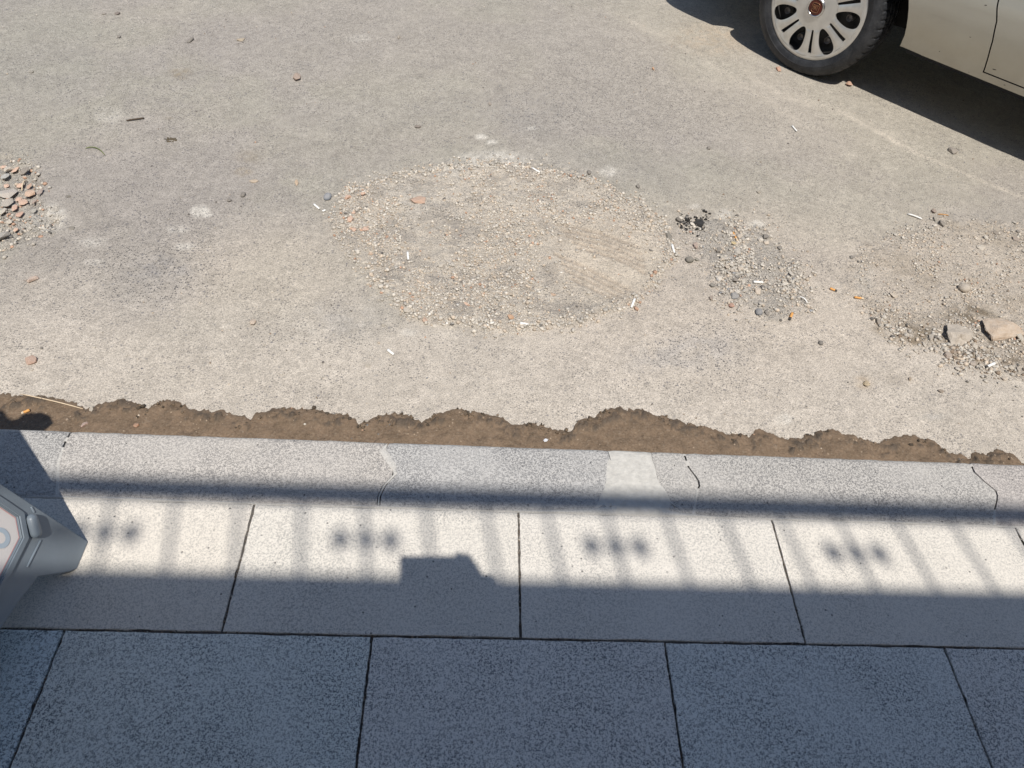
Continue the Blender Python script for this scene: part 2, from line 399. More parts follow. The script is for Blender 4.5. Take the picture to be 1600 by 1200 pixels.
    for cx, cy, rx, ry, f, c in ((283,115,15,8,.6,(.24,.19,.12)),(380,268,12,6,.5,(.27,.21,.13)),(262,185,6,3,.6,(.2,.16,.1)),(390,245,20,10,.3,(.27,.22,.15)),(1120,60,60,22,.35,(.5,.38,.26)),
                              (235,440,60,34,.25,(.30,.282,.265)),(175,80,40,60,.12,(.25,.24,.2)),(260,418,38,18,.4,(.28,.265,.255)),(1100,545,60,28,.35,(.29,.28,.275)),(1020,560,50,20,.3,(.3,.29,.28)),
                              (1348,598,14,9,.5,(.45,.33,.2)),(1420,590,40,12,.3,(.32,.27,.21)),(690,165,60,22,.3,(.27,.25,.22)),(1460,650,22,6,.4,(.3,.29,.27)),(820,175,80,30,.25,(.3,.28,.26)),(530,500,60,26,.25,(.33,.32,.31))):
        base = mixc(base, c, ell(px, py, cx, cy, rx, ry, .7)*f*(.3+.7*sstep(.35, .6, fbm(x, y, 40, 65))))
    sc1 = np.exp(-(line_d(px, py, [(1310,175),(1420,233),(1500,268),(1585,303),(1680,330)])/3.0)**2)
    sc2 = np.exp(-(line_d(px, py, [(965,22),(1050,62),(1100,95),(1180,145),(1260,200)])/5.0)**2)
    sc3 = np.exp(-(line_d(px, py, [(1160,110),(1220,150),(1330,180),(1410,225)])/6.0)**2)
    sc4 = np.exp(-(line_d(px, py, [(790,180),(860,215),(960,250),(1060,300)])/14.0)**2)
    base = mixc(base, (.52, .46, .38), np.clip(sc1*.75+sc2*.35+sc3*.4, 0, 1)*(.3+.7*fbm(x, y, 30, 66)))
    base = mixc(base, (.27, .25, .22), sc4*.25)
    seam = sstep(150, 138, px)*sstep(210, 100, py)
    base = mixc(base, (.29, .275, .235), seam*.35)
    base *= np.array([1.115, 1.11, 1.115])*(1+.20*(fbm(x, y, 11, 71, 5)-.5)+.22*(fbm(x, y, 45, 72, 3)-.5)+.22*(fbm(x, y, 110, 73, 2)-.5))[..., None]
    grit = np.clip(mm*(1-sand*.8)+rr*.8+tt+ll, 0, 1)
    expo = np.clip(ell(px, py, 250, 425, 90, 45, .6)+ell(px, py, 1110, 545, 80, 34, .6)*.8+ell(px, py, 480, 520, 120, 60, .6)*.4+ell(px, py, 240, 130, 250, 80, .7)*.4+ell(px, py, 880, 160, 220, 60, .6)*.35+sstep(.55, .7, big)*.4-dust*.35-mm-rr*.7+.12, 0, 1)
    return z, base, grit, expo
def zroad(x, y): return float(road_fields(np.array([x]), np.array([y]), False)[0])

def make_road():
    X0, X1, Y0, Y1, ST = -2.6, 3.8, 1.05, 5.2, .0070
    xs = np.arange(X0, X1+1e-6, ST); ys = np.arange(Y0, Y1+1e-6, ST); X1 = xs[-1]; Y1 = ys[-1]
    gx, gy = np.meshgrid(xs, ys); nx, ny = len(xs), len(ys)
    z, base, grit, expo = road_fields(gx.ravel(), gy.ravel())
    ng = nx*ny
    co = np.stack([gx.ravel(), gy.ravel(), z], 1)
    BIG = 90.
    extra = np.array([(X0, -0, 0)]*0).reshape(0, 3)
    ev = [(-BIG,Y0),(X0,Y0),(X0,BIG),(-BIG,BIG),(X1,Y0),(BIG,Y0),(BIG,BIG),(X1,BIG),(X0,Y1),(X1,Y1),(X1,BIG),(X0,BIG)]
    ev = np.array([(a, b, ROADZ) for a, b in ev])
    co = np.concatenate([co, ev])
    idx = np.arange(ng).reshape(ny, nx)
    q = np.stack([idx[:-1, :-1].ravel(), idx[:-1, 1:].ravel(), idx[1:, 1:].ravel(), idx[1:, :-1].ravel()], 1)
    q = np.concatenate([q, np.array([(0,1,2,3),(4,5,6,7),(8,9,10,11)])+ng])
    me = bpy.data.meshes.new('road')
    me.vertices.add(len(co)); me.vertices.foreach_set('co', co.ravel())
    me.loops.add(q.size); me.loops.foreach_set('vertex_index', q.ravel())
    me.polygons.add(len(q)); me.polygons.foreach_set('loop_start', np.arange(len(q))*4); me.polygons.foreach_set('loop_total', np.full(len(q), 4))
    me.polygons.foreach_set('use_smooth', np.ones(len(q), bool))
    me.update(calc_edges=True)
    far = np.tile(np.array([[.345, .312, .262]]), (12, 1))
    c = np.concatenate([base, far]); c = np.concatenate([np.clip(c, 0, 1), np.ones((len(c), 1))], 1)
    a = me.attributes.new('tone', 'FLOAT_COLOR', 'POINT'); a.data.foreach_set('color', c.ravel())
    for nm, v in (('grit', grit), ('expo', expo)):
        a = me.attributes.new(nm, 'FLOAT', 'POINT'); a.data.foreach_set('value', np.concatenate([v, np.zeros(12)]))
    me.materials.append(M_road)
    o = bpy.data.objects.new('road', me); COL.objects.link(o); o['kind'] = 'structure'
    o['label'] = 'dusty patched asphalt road surface'
make_road()

# ------------------------------------------------------------------ PAVEMENT with individual slabs
SL, SD = .5998, .2987
Y1R, Y2R = .8711, .5724
pav = empty('pavement'); tag(pav, 'pavement of cream stone slabs beside the kerb', kind='structure')
mesh('joint_bed', [(-6, -1.07, -.008), (6, -1.07, -.008), (6, .872, -.0065), (-6, .872, -.0065)], [(0, 1, 2, 3)], M_dirt, pav)
def slab_mesh(wd, dp, seed):
    rnd = random.Random(seed)
    bm = bmesh.new(); box_bm(bm, -wd/2, wd/2, -dp/2, dp/2, -.05, 0)
    bmesh.ops.subdivide_edges(bm, edges=[e for e in bm.edges if abs((e.verts[0].co-e.verts[1].co).z) < .01], cuts=22, use_grid_fill=True)
    es = [e for e in bm.edges if all(abs(v.co.z) < 1e-6 for v in e.verts) and
          (all(abs(abs(v.co.x)-wd/2) < 1e-5 for v in e.verts) or all(abs(abs(v.co.y)-dp/2) < 1e-5 for v in e.verts))]
    bmesh.ops.bevel(bm, geom=es, offset=.0022, segments=2, profile=.6, affect='EDGES')
    for v in bm.verts:
        ex = min(wd/2-abs(v.co.x), dp/2-abs(v.co.y))
        if ex < .004 and v.co.z > -.02:
            k = rnd.random(); amt = .0021*k+(.0045 if k > .96 else 0)
            v.co.x -= math.copysign(amt, v.co.x)*(wd/2-abs(v.co.x) < .004); v.co.y -= math.copysign(amt, v.co.y)*(dp/2-abs(v.co.y) < .004)
    me = bpy.data.meshes.new('paving_slab'); bm.to_mesh(me); bm.free(); me.materials.append(M_slab); return me
smesh = [slab_mesh(SL-.0030, SD-.0036, s) for s in range(5)]
def slab(cx, cy, tint, k, dz=0, rx=0, ry=0, rz=0, sp=1.0):
    o = bpy.data.objects.new('paving_slab', smesh[k % 5]); COL.objects.link(o); o.parent = pav
    o.location = (cx, cy, dz-.0006); o.rotation_euler = (rx, ry, rz+(PI if k % 2 else 0)); o.color = (*tint, sp)
row1_t = {0: (1.0, .97, .93), 1: (1.0, .985, .96), 2: (1.0, .985, .965), 3: (1.0, .98, .95), -1: (.96, .93, .90)}
row2_t = {0: (1.08, 1.16, 1.19), 1: (1.10, 1.115, 1.14), 2: (1.06, 1.12, 1.16), 3: (1.07, 1.09, 1.12), -1: (.98, 1.13, 1.24)}  # differing slab tones, all raised bluer to imitate skylight in the shade
k = 0
for i in range(-5, 6):
    x = -.475+(i-.5)*SL
    t = row1_t.get(i+1-1, (.97, .95, .92)) if -1 <= i <= 3 else (.97, .95, .92)
    slab(x, (Y1R+Y2R)/2, t, k, .0, random.uniform(-.002, .002), random.uniform(-.0015, .0015), random.uniform(-.0015, .0015), .50+.12*random.random()); k += 3  # speckle weakened on this row to imitate sun washing it out
for r in range(6):
    cy = Y2R-SD/2-r*SD
    if cy < -1.1: continue
    for i in range(-5, 6):
        x = (-.776 if r % 2 == 0 else -.475)+(i+.5)*SL
        t = row2_t.get(i, (1.1, 1.15, 1.2)) if r == 0 else tuple(v*random.uniform(.96, 1.04) for v in (1.12, 1.16, 1.2))  # rows further back carry the same painted skylight tint
        slab(x, cy, t, k, (.0015 if r == 0 else random.uniform(-.001, .001)), random.uniform(-.003, .003), random.uniform(-.002, .002), random.uniform(-.002, .002)); k += 1
# loose sand and grit caught in the joints
# ------------------------------------------------------------------ KERB
kerb = empty('kerb'); tag(kerb, 'low grey stone kerb between pavement and road', kind='structure')
KY0, KY1 = .8725, 1.0656
def kline(pts):
    """photo points of a joint -> x as a function of y on the kerb top"""
    g = [G(a, b, 0) for a, b in pts]; g.sort(key=lambda p: p[1])
    ys = [p[1] for p in g]; xs = [p[0] for p in g]
    return lambda y: float(np.interp(y, ys, xs))
j_far = lambda x0: (lambda y: x0+.004*math.sin(y*60))
JN = [kline([(108,672),(100,688),(97,696),(90,720),(88,777)]),
      kline([(606,686),(598,702),(611,722),(618,738),(600,757),(592,775),(591,792)]),
      kline([(950,698),(954,712),(958,728),(961,745),(957,765),(960,778),(953,797)]), kline([(1018,699),(1020,716),(1025,728),(1027,745),(1034,758),(1037,775),(1044,801)]),
      kline([(1070,705),(1077,728),(1090,745),(1095,755),(1090,765),(1084,805)]),
      kline([(1520,719),(1523,733),(1540,750),(1558,765),(1561,775),(1556,795),(1555,822)])]
prof = [(KY0, -.20), (KY0, -.006), (KY0+.003, -.0028)] + [(KY0+.003+t*(KY1-.020-KY0-.003), -.0025-.004*t*t) for t in np.linspace(.08, 1, 12)]
for a in np.linspace(15, 90, 6):
    prof.append((KY1-.018+.018*math.sin(math.radians(a)), -.0065-.018*(1-math.cos(math.radians(a)))))
prof += [(KY1+.003, -.08), (KY1+.004, -.20)]
def kerb_piece(fl, fr, gl, gr, tint, seed, name='kerb_stone', mat=None, dz=0):
    L = abs(fr(.97)-fl(.97)); n = max(4, int(L/.014)); vs, fs = [], []
    for i in range(n+1):
        u = i/n
        for (y, z) in prof:
            yy = min(max(y, KY0), KY1)
            a = fl(yy)+gl; b = fr(yy)-gr
            x = a*(1-u)+b*u
            e = min(u, 1-u)*L
            chip = .0016*max(0, 1-e/.006) if z > -.05 else 0
            nz = (float(fbm(np.array([x]), np.array([y]), 30, seed, 3)[0])-.5)*.0018 if -.05 < z else 0
            ny = (float(fbm(np.array([x]), np.array([y*3]), 45, seed+5, 3)[0])-.5)*.004 if y > KY1-.02 and z > -.05 else 0
            vs.append((x, y+ny, z+nz-chip+dz))
    m = len(prof)
    for i in range(n):
        for j in range(m-1): fs.append((i*m+j, (i+1)*m+j, (i+1)*m+j+1, i*m+j+1))
    ns = len(fs)
    for st_, fl_ in ((0, 1), (n*m, -1)):
        b0 = len(vs)
        for j in range(m): v_ = vs[st_+j]; vs.append((v_[0], v_[1], -.2))
        for j in range(m-1):
            q = (st_+j, st_+j+1, b0+j+1, b0+j); fs.append(q[::fl_])
    o = mesh(name, vs, fs, mat or M_kerb, kerb); o.color = (*tint, 1)
    me = o.data; me.polygons.foreach_set('use_smooth', [True]*ns+[False]*(len(fs)-ns))
    md = o.modifiers.new('es', 'EDGE_SPLIT'); md.split_angle = math.radians(50)
    return o
g_ = .0022
kerb_piece(j_far(-4.6), j_far(-2.9), g_, g_, (1.0, .98, .96), 1)
kerb_piece(j_far(-2.9), j_far(-1.95), g_, g_, (1.0, .98, .96), 9)
kerb_piece(j_far(-1.95), JN[0], g_, g_, (.98, .99, 1.0), 2)
kerb_piece(JN[0], JN[1], g_, .004, (1.08, 1.06, 1.045), 3)
kerb_piece(JN[1], JN[2], .004, .001, (.98, 1.0, 1.03), 4)
kerb_piece(JN[3], JN[4], .001, g_, (1.03, 1.03, 1.03), 5)
kerb_piece(JN[4], JN[5], g_, g_, (1.0, 1.0, 1.0), 6)
kerb_piece(JN[5], j_far(2.35), g_, g_, (1.0, .97, .97), 7)
kerb_piece(j_far(2.35), j_far(3.1), g_, g_, (1.0, 1.0, 1.0), 8)
kerb_piece(j_far(3.1), j_far(4.6), g_, g_, (1.0, 1.0, 1.0), 10)
o = kerb_piece(JN[2], JN[3], 0, 0, (1, 1, 1), 17, 'mortar_patch', M_mortar, .001)
o['label'] = 'wide smooth cream mortar patch between kerb stones'
M_fill = simple('dusty_joint_fill', (.50, .475, .435), .95, nscale=300, namt=.25, bdist=.001)
def mortar_strip(fn, y0, y1, w0, w1, mat, z=.0006, wf=None):
    vs, fs = [], []; n = 40
    for i in range(n+1):
        t = i/n; y = y0+(y1-y0)*t; wd = (wf(t) if wf else w0+(w1-w0)*t)*(1+.5*(random.random()-.5))
        x = fn(y); zt = float(np.interp(y, [KY0, KY0+.003, KY1-.02, KY1-.008, KY1], [-.006, -.0026, -.0063, -.010, -.0245]))+z
        vs += [(x-wd, y, zt-.0016), (x-wd*.4, y, zt), (x+wd*.4, y, zt), (x+wd, y, zt-.0016)]
    for i in range(n):
        for j in range(3): fs.append((i*4+j, i*4+j+1, i*4+j+5, i*4+j+4))
    return mesh('joint_mortar', vs, fs, mat, kerb, True)
mortar_strip(JN[1], KY0+.004, KY1-.006, 0, 0, M_fill, .0012, lambda t: .0022 if t < .3 else (.003 if t < .5 else (.0045 if t < .6 else (.0095 if t < .86 else .006*(1-(t-.86)/.14)+.001))))
mortar_strip(JN[0], KY0+.002, KY1-.055, .005, .003, M_fill)
mortar_strip(JN[0], KY1-.038, KY1-.026, .004, .003, M_fill)
mortar_strip(JN[4], KY0+.002, .952, .005, .0035, M_fill)
mortar_strip(JN[4], 1.018, 1.034, .004, .004, M_fill); mortar_strip(JN[4], 1.050, KY1-.004, .004, .004, M_fill)
mortar_strip(JN[5], KY0+.002, .918, .005, .003, M_fill); mortar_strip(JN[5], KY1-.018, KY1-.004, .004, .003, M_fill)
# dusty mortar bleeding over the kerb's back edge, against the slabs
def ledge():
    vs, fs = [], []; n = 700
    for i in range(n+1):
        x = -3.5+7.*i/n
        wd = .0008+.006*max(0, float(fbm(np.array([x]), np.array([.3]), 9, 77)[0])-.40)*2.2
        wd += .018*math.exp(-((x-G(990, 805, 0)[0])/.13)**2)
        vs += [(x, KY0-.002, -.006), (x, KY0+.0006, -.0022-(.0014 if wd < .0022 else 0)), (x, KY0+wd, -.0020-(.0014 if wd < .0022 else 0)), (x, KY0+wd+.002, -.0060)]
    for i in range(n):
        for j in range(3): fs.append((i*4+j, i*4+j+4, i*4+j+5, i*4+j+1))
    mesh('back_mortar', vs, fs, M_fill, kerb, True)
ledge()
def smear(pxs, seed, name='mortar_smear'):
    rnd = random.Random(seed); P_ = [G(a, b, 0) for a, b in pxs]; c_ = sum(P_)/len(P_); pts_ = []
    n_ = len(P_)
    for i in range(n_):
        for t in (0, .2, .4, .6, .8):
            q = P_[i]*(1-t)+P_[(i+1) % n_]*t; pts_.append(c_+(q-c_)*rnd.uniform(.86, 1.08))
    def zt(y): return float(np.interp(y, [KY0, KY0+.003, KY1-.02, KY1-.008, KY1], [-.006, -.0026, -.0063, -.010, -.0245]))
    vs = [(c_[0], c_[1], zt(c_[1])+.0016)]+[(q[0], q[1], zt(q[1])+.0005) for q in pts_]
    k_ = len(pts_); mesh(name, vs, [(0, i+1, (i+1) % k_+1) for i in range(k_)], M_mortar, kerb, True)
smear([(950,715),(962,722),(962,790),(930,794),(940,770),(946,740)], 1)
smear([(1024,742),(1040,765),(1062,800),(1075,806),(1030,806)], 2)

# ------------------------------------------------------------------ GUTTER: wet silt
SILT = [(-60,604),(0,607),(60,612),(110,618),(136,633),(146,630),(165,622),(190,617),(200,622),(215,622),(232,630),(245,621),(262,618),(282,622),(310,633),(350,635),(385,640),(391,648),(400,637),(430,632),(455,630),(500,632),(545,642),(560,656),(572,650),(595,642),(620,640),(645,645),(658,651),(690,637),(720,633),(755,639),(790,650),(800,655),(830,655),(868,664),(880,669),(893,667),(899,655),(925,643),(950,630),(990,631),(1030,642),(1060,648),(1072,656),(1100,660),(1120,665),(1150,672),(1172,676),(1182,664),(1205,668),(1230,678),(1262,674),(1295,665),(1340,675),(1373,687),(1390,674),(1430,674),(1460,682),(1482,701),(1500,702),(1516,707),(1524,699),(1538,704),(1552,698),(1580,700),(1594,715),(1640,722)]
def make_silt():
    gs = [G(a, b+7, ROADZ) for a, b in SILT]
    gx = [p[0] for p in gs]; gy = [p[1] for p in gs]
    n, m = 1700, 26; xs = np.linspace(-2.4, 3.4, n)
    top = np.interp(xs, gx, gy)
    out = (xs < gx[0]) | (xs > gx[-1]); top = np.where(out, 1.20+.10*(fbm(xs, xs*0, 4, 81)-.5), top)
    top = top + (fbm(xs, xs*0+3, 45, 82, 4)-.5)*.022 + (fbm(xs, xs*0+9, 150, 83, 3)-.5)*.014
    y0 = KY1-.004
    T = np.linspace(0, 1, m)**.85
    gx2 = np.repeat(xs[:, None], m, 1); gy2 = y0+(top-y0)[:, None]*T[None, :]
    d = (top[:, None]-gy2)
    gx2 = gx2+(fbm(gx2, gy2, 60, 84)-.5)*.008*(T[None, :] > .3)
    zr = road_fields(gx2.ravel(), gy2.ravel(), False).reshape(gx2.shape)
    ridge = np.exp(-((d-.022-.02*fbm(gx2, gy2*0, 12, 85))/.016)**2)*sstep(.40, .60, fbm(gx2, gy2, 22, 86))*(.15+1.5*sstep(.42, .62, fbm(gx2, gy2, 95, 186, 3)))
    h = .0025*sstep(0, .004, d)+.011*(fbm(gx2, gy2, 32, 87, 5)-.35)*sstep(0, .02, d)+.007*(fbm(gx2, gy2, 110, 187, 3)-.5)*sstep(.002, .02, d)+ridge*.012*fbm(gx2, gy2, 70, 88, 3)+.004*sstep(.06, .14, d)
    h = np.maximum(h, .0008*sstep(0, .003, d)-.0006)
    z = zr+h
    co = np.stack([gx2.ravel(), gy2.ravel(), z.ravel()], 1)
    idx = np.arange(n*m).reshape(n, m)
    q = np.stack([idx[:-1, :-1].ravel(), idx[1:, :-1].ravel(), idx[1:, 1:].ravel(), idx[:-1, 1:].ravel()], 1)
    me = bpy.data.meshes.new('wet_silt'); me.from_pydata(co.tolist(), [], q.tolist()); me.update()
    me.polygons.foreach_set('use_smooth', np.ones(len(q), bool))
    wet = np.clip(ridge*1.3+.5*np.exp(-(d/.012)**2)*fbm(gx2, gy2, 30, 89)+.7*np.exp(-((gy2-y0)/.012)**2), 0, 1)
    a = me.attributes.new('wet', 'FLOAT', 'POINT'); a.data.foreach_set('value', wet.ravel())
    me.materials.append(M_mud); o = bpy.data.objects.new('wet_silt', me); COL.objects.link(o)
    tag(o, 'wet brown silt lying along the road side of the kerb', 'mud', kind='stuff')
    return np.array(xs), top
SX, STOP = make_silt()

# ------------------------------------------------------------------ crumbs (uncountable): one mesh per patch
ICO = None
def ico():
    global ICO
    if ICO is None:
        bm = bmesh.new(); bmesh.ops.create_icosphere(bm, subdivisions=1, radius=1)
        ICO = (np.array([v.co[:] for v in bm.verts]), np.array([[v.index for v in f.verts] for f in bm.faces])); bm.free()
    return ICO
PAL = {'tar': (.035, .032, .030), 'mud': (.15, .11, .075), 'mud2': (.075, .058, .042), 'grey': (.47, .43, .375), 'pale': (.575, .52, .445), 'sand': (.54, .45, .355), 'brick': (.50, .32, .225), 'dark': (.17, .155, .14), 'slate': (.28, .28, .285), 'brown': (.27, .205, .15), 'white': (.68, .64, .58)}
def crumbs(name, pts, rad, cols, label, cat='rubble', sink=.25, zfix=None):
    V, Fc = ico(); n = len(pts); nv = len(V)
    x = pts[:, 0]; y = pts[:, 1]; z = road_fields(x, y, False) if zfix is None else np.full(n, zfix)
    sc_ = rad[:, None]*RNG.uniform(.55, 1.25, (n, 3)); sc_[:, 2] *= .75
    th = RNG.uniform(0, 2*PI, n); c, s_ = np.cos(th), np.sin(th)
    P = V[None]*(1+RNG.uniform(-.28, .28, (n, nv, 1)))*sc_[:, None, :]
    Q = P.copy(); Q[..., 0] = P[..., 0]*c[:, None]-P[..., 1]*s_[:, None]; Q[..., 1] = P[..., 0]*s_[:, None]+P[..., 1]*c[:, None]
    Q += np.stack([x, y, z+sc_[:, 2]*(1-sink)*.8], 1)[:, None, :]
    Q = Q.reshape(-1, 3); FF = (Fc[None]+(np.arange(n)*nv)[:, None, None]).reshape(-1, 3)
    me = bpy.data.meshes.new(name); me.vertices.add(len(Q)); me.vertices.foreach_set('co', Q.ravel())
    me.loops.add(FF.size); me.loops.foreach_set('vertex_index', FF.ravel())
    me.polygons.add(len(FF)); me.polygons.foreach_set('loop_start', np.arange(len(FF))*3); me.polygons.foreach_set('loop_total', np.full(len(FF), 3))
    me.update(calc_edges=True)
    C = np.repeat(np.concatenate([cols*RNG.uniform(.8, 1.15, (n, 1)), np.ones((n, 1))], 1), nv, 0)
    a = me.attributes.new('tone', 'FLOAT_COLOR', 'POINT'); a.data.foreach_set('color', C.ravel())
    me.materials.append(M_crumb); o = bpy.data.objects.new(name, me); COL.objects.link(o)
    return tag(o, label, cat, kind='stuff')
def pick_cols(n, table):
    ks = list(table); p = np.array([table[k] for k in ks], float); p /= p.sum()
    return np.array([PAL[ks[i]] for i in RNG.choice(len(ks), n, p=p)])
def fill_poly(poly, n, edge_bias=0., jit=10):
    xs = [p[0] for p in poly]; ys = [p[1] for p in poly]; out = []
    while len(out) < n:
        q = np.stack([RNG.uniform(min(xs)-15, max(xs)+15, n*3), RNG.uniform(min(ys)-15, max(ys)+15, n*3)], 1)
        sd = poly_sd(q[:, 0], q[:, 1], poly)+RNG.normal(0, jit, len(q))
        pr = np.where(sd > 0, (1-edge_bias)+edge_bias*np.exp(-(sd/26)**2), 0)
        pr *= .25+1.5*(fbm(q[:, 0], q[:, 1], .02, 12) > .5)
        q = q[RNG.random(len(q)) < pr]; out += q.tolist()
    q = np.array(out[:n]); d = F_*CF + R_[None]*(q[:, 0:1]-800) - U_[None]*(q[:, 1:2]-600)
    t = (ROADZ-H)/d[:, 2]; return (O_[None]+d*t[:, None])[:, :2]
def radii(n, lo, hi, p=2.6): return lo+(hi-lo)*RNG.random(n)**p
T_main = dict(grey=4, pale=6, sand=4, brick=.5, dark=.12, white=.15)
n = 23000; pts = fill_poly(MAIN, n, .40)
px_, py_ = proj(pts[:, 0], pts[:, 1], ROADZ); keep = RNG.random(n) > ell(px_, py_, 950, 412, 100, 66, .4, .15)*.93
pts = pts[keep]; n = len(pts)
crumbs('rubble_crumbs', pts, radii(n, .0010, .0066, 5.5), pick_cols(n, T_main)*1.04, 'pale crushed rubble crumbs spread over the round patch in the middle of the road')
n = 10000; crumbs('rubble_crumbs', fill_poly(RIGHT, n, .25), radii(n, .0009, .0060, 4.6), pick_cols(n, dict(grey=4, pale=4, sand=4, brick=.25, dark=.15)), 'sandy crumbs on the wide patch at the right edge of the road')
n = 2600; crumbs('rubble_crumbs', fill_poly(TAIL, n, .1, 17), radii(n, .0014, .0068, 2.2), pick_cols(n, dict(grey=5, pale=6, sand=3, dark=.3, slate=.3, brick=.2)), 'loose grey grit between the round patch and the sandy patch')
n = 1500; crumbs('rubble_crumbs', fill_poly(LEFT, n, .1), radii(n, .0016, .0078, 2.0), pick_cols(n, dict(grey=4, pale=4, brick=2, dark=.6, sand=1)), 'grit and fine debris filling the hole at the left edge')
DIRTR = [(1370,500),(1420,515),(1500,515),(1600,560),(1640,600),(1560,585),(1490,570),(1420,548)]
n = 1300; crumbs('rubble_crumbs', fill_poly(DIRTR, n, .0), radii(n, .0012, .0075, 2.2), pick_cols(n, dict(grey=4, pale=4, sand=3, dark=1.0, brown=2)), 'damp gravel around the two broken rocks')
# rim of bigger crumbs round the main patch
seg = []
for (a, b) in zip(MAIN, MAIN[1:]+MAIN[:1]):
    L = math.hypot(b[0]-a[0], b[1]-a[1])
    for _ in range(int(L*1.5)):
        t = random.random(); seg.append((a[0]+(b[0]-a[0])*t+random.gauss(0, 6), a[1]+(b[1]-a[1])*t+random.gauss(0, 5)))
pts = np.array([G(a, b)[:2] for a, b in seg]); n = len(pts)
crumbs('rim_crumbs', pts, radii(n, .0015, .0085, 2.4), pick_cols(n, dict(grey=4, pale=6, sand=3, brick=.3, dark=.12, white=.2)), 'coarser pale crumbs along the rim of the round patch')
# thin scatter everywhere
n = 10500; xs_ = RNG.uniform(-2.3, 3.6, n); ys_ = 1.12+4.3*RNG.random(n)**1.25
dens = fbm(xs_, ys_, 3.2, 15); kp = RNG.random(n) < sstep(.34, .66, dens)
pts = np.stack([xs_[kp], ys_[kp]], 1); n = len(pts)
crumbs('road_grit', pts, radii(n, .0008, .0042, 4.0), pick_cols(n, dict(grey=5, pale=3, sand=2, dark=3.2, brown=1.6, brick=.25, slate=1.2)), 'sparse grit scattered over the whole road', 'grit')
# grit in the silt
n = 900; xs_ = RNG.uniform(-2.2, 3.2, n); tp = np.interp(xs_, SX, STOP); ys_ = KY1+.01+(tp-KY1-.005)*RNG.random(n)
nn = 2600; xq = RNG.uniform(-2.2, 3.2, nn); tq = np.interp(xq, SX, STOP); yq = tq-np.abs(RNG.normal(.014, .013, nn)); kq = (RNG.random(nn) < sstep(.48, .62, fbm(xq, yq, 16, 86))) & (yq > KY1+.006)
crumbs('silt_clods', np.stack([xq[kq], yq[kq]], 1), radii(int(kq.sum()), .0015, .0062, 2.2), pick_cols(int(kq.sum()), dict(mud=6, mud2=4))*1.0, 'dark damp clods along the crumbling upper edge of the silt', 'clods', sink=-.5)
crumbs('silt_grit', np.stack([xs_, ys_], 1), radii(n, .0012, .0048, 3), pick_cols(n, dict(brown=6, sand=1.2, brick=1.2, dark=3, pale=.4)), 'brown grit stuck in the wet silt by the kerb', 'grit', sink=-.6)

n = 2600; u_ = RNG.random(n); q_ = []
for i in range(n):
    if u_[i] < .55: q_.append((RNG.uniform(-1.4, 2.0), Y2R+RNG.normal(0, .0022)))
    elif u_[i] < .75: q_.append((-.475+SL*RNG.integers(-1, 4)+RNG.normal(0, .0014), RNG.uniform(Y2R, Y1R)))
    else: q_.append((-.776+SL*RNG.integers(0, 5)+RNG.normal(0, .0014), RNG.uniform(Y2R-SD, Y2R)))
crumbs('joint_grit', np.array(q_), radii(n, .0007, .0026, 3.0), pick_cols(n, dict(dark=4, brown=4, grey=2, mud=4)), 'dark grit packed in the joints between the paving slabs', 'grit', zfix=-.0045)
TARP = [(1066,352),(1080,336),(1100,338),(1112,350),(1104,362),(1075,362)]
n = 110; crumbs('tar_crumbs', fill_poly(TARP, n, 0, 5), radii(n, .0020, .0080, 1.8), pick_cols(n, dict(tar=6, dark=2)), 'crumbled black tar bits around the tar lump above the loose grit')
# ------------------------------------------------------------------ single stones
def rock_bm(seed, flat=.7, cuts=3, rough=.35, angular=True):
    rnd = random.Random(seed); bm = bmesh.new()
    pts = []
    for i in range(cuts*2+8):
        u = rnd.uniform(-1, 1); th = rnd.uniform(0, 2*PI); r = math.sqrt(1-u*u); k = rnd.uniform(.72, 1)
        pts.append(bm.verts.new((r*math.cos(th)*k, r*math.sin(th)*k, u*k*flat)))
    res = bmesh.ops.convex_hull(bm, input=pts)
    bmesh.ops.delete(bm, geom=list({v for v in res['geom_interior'] if isinstance(v, bmesh.types.BMVert)}), context='VERTS')
    loose = [v for v in bm.verts if not v.link_faces]
    if loose: bmesh.ops.delete(bm, geom=loose, context='VERTS')
    return bm
STONES = []
for sd in range(10):
    bm = rock_bm(100+sd, .6 if sd < 6 else .32)
    bmesh.ops.bevel(bm, geom=list(bm.edges), offset=.05, segments=1, affect='EDGES')
    bmesh.ops.triangulate(bm, faces=bm.faces)
    bmesh.ops.recalc_face_normals(bm, faces=bm.faces)
    me = bpy.data.meshes.new('stone'); bm.to_mesh(me); bm.free(); me.materials.append(M_tint); STONES.append(me)
bm = bmesh.new(); bmesh.ops.create_icosphere(bm, subdivisions=3, radius=1)
for v in bm.verts: v.co *= 1+.10*math.sin(v.co.x*3+1)*math.cos(v.co.y*2.3); v.co.z *= .75
me = bpy.data.meshes.new('round_stone'); bm.to_mesh(me); bm.free(); me.polygons.foreach_set('use_smooth', [True]*len(me.polygons)); me.materials.append(M_tint); STONES.append(me)
def px_scale(p):   # metres per photo pixel at a ground point
    return float((np.array(p)-O_)@F_)/CF
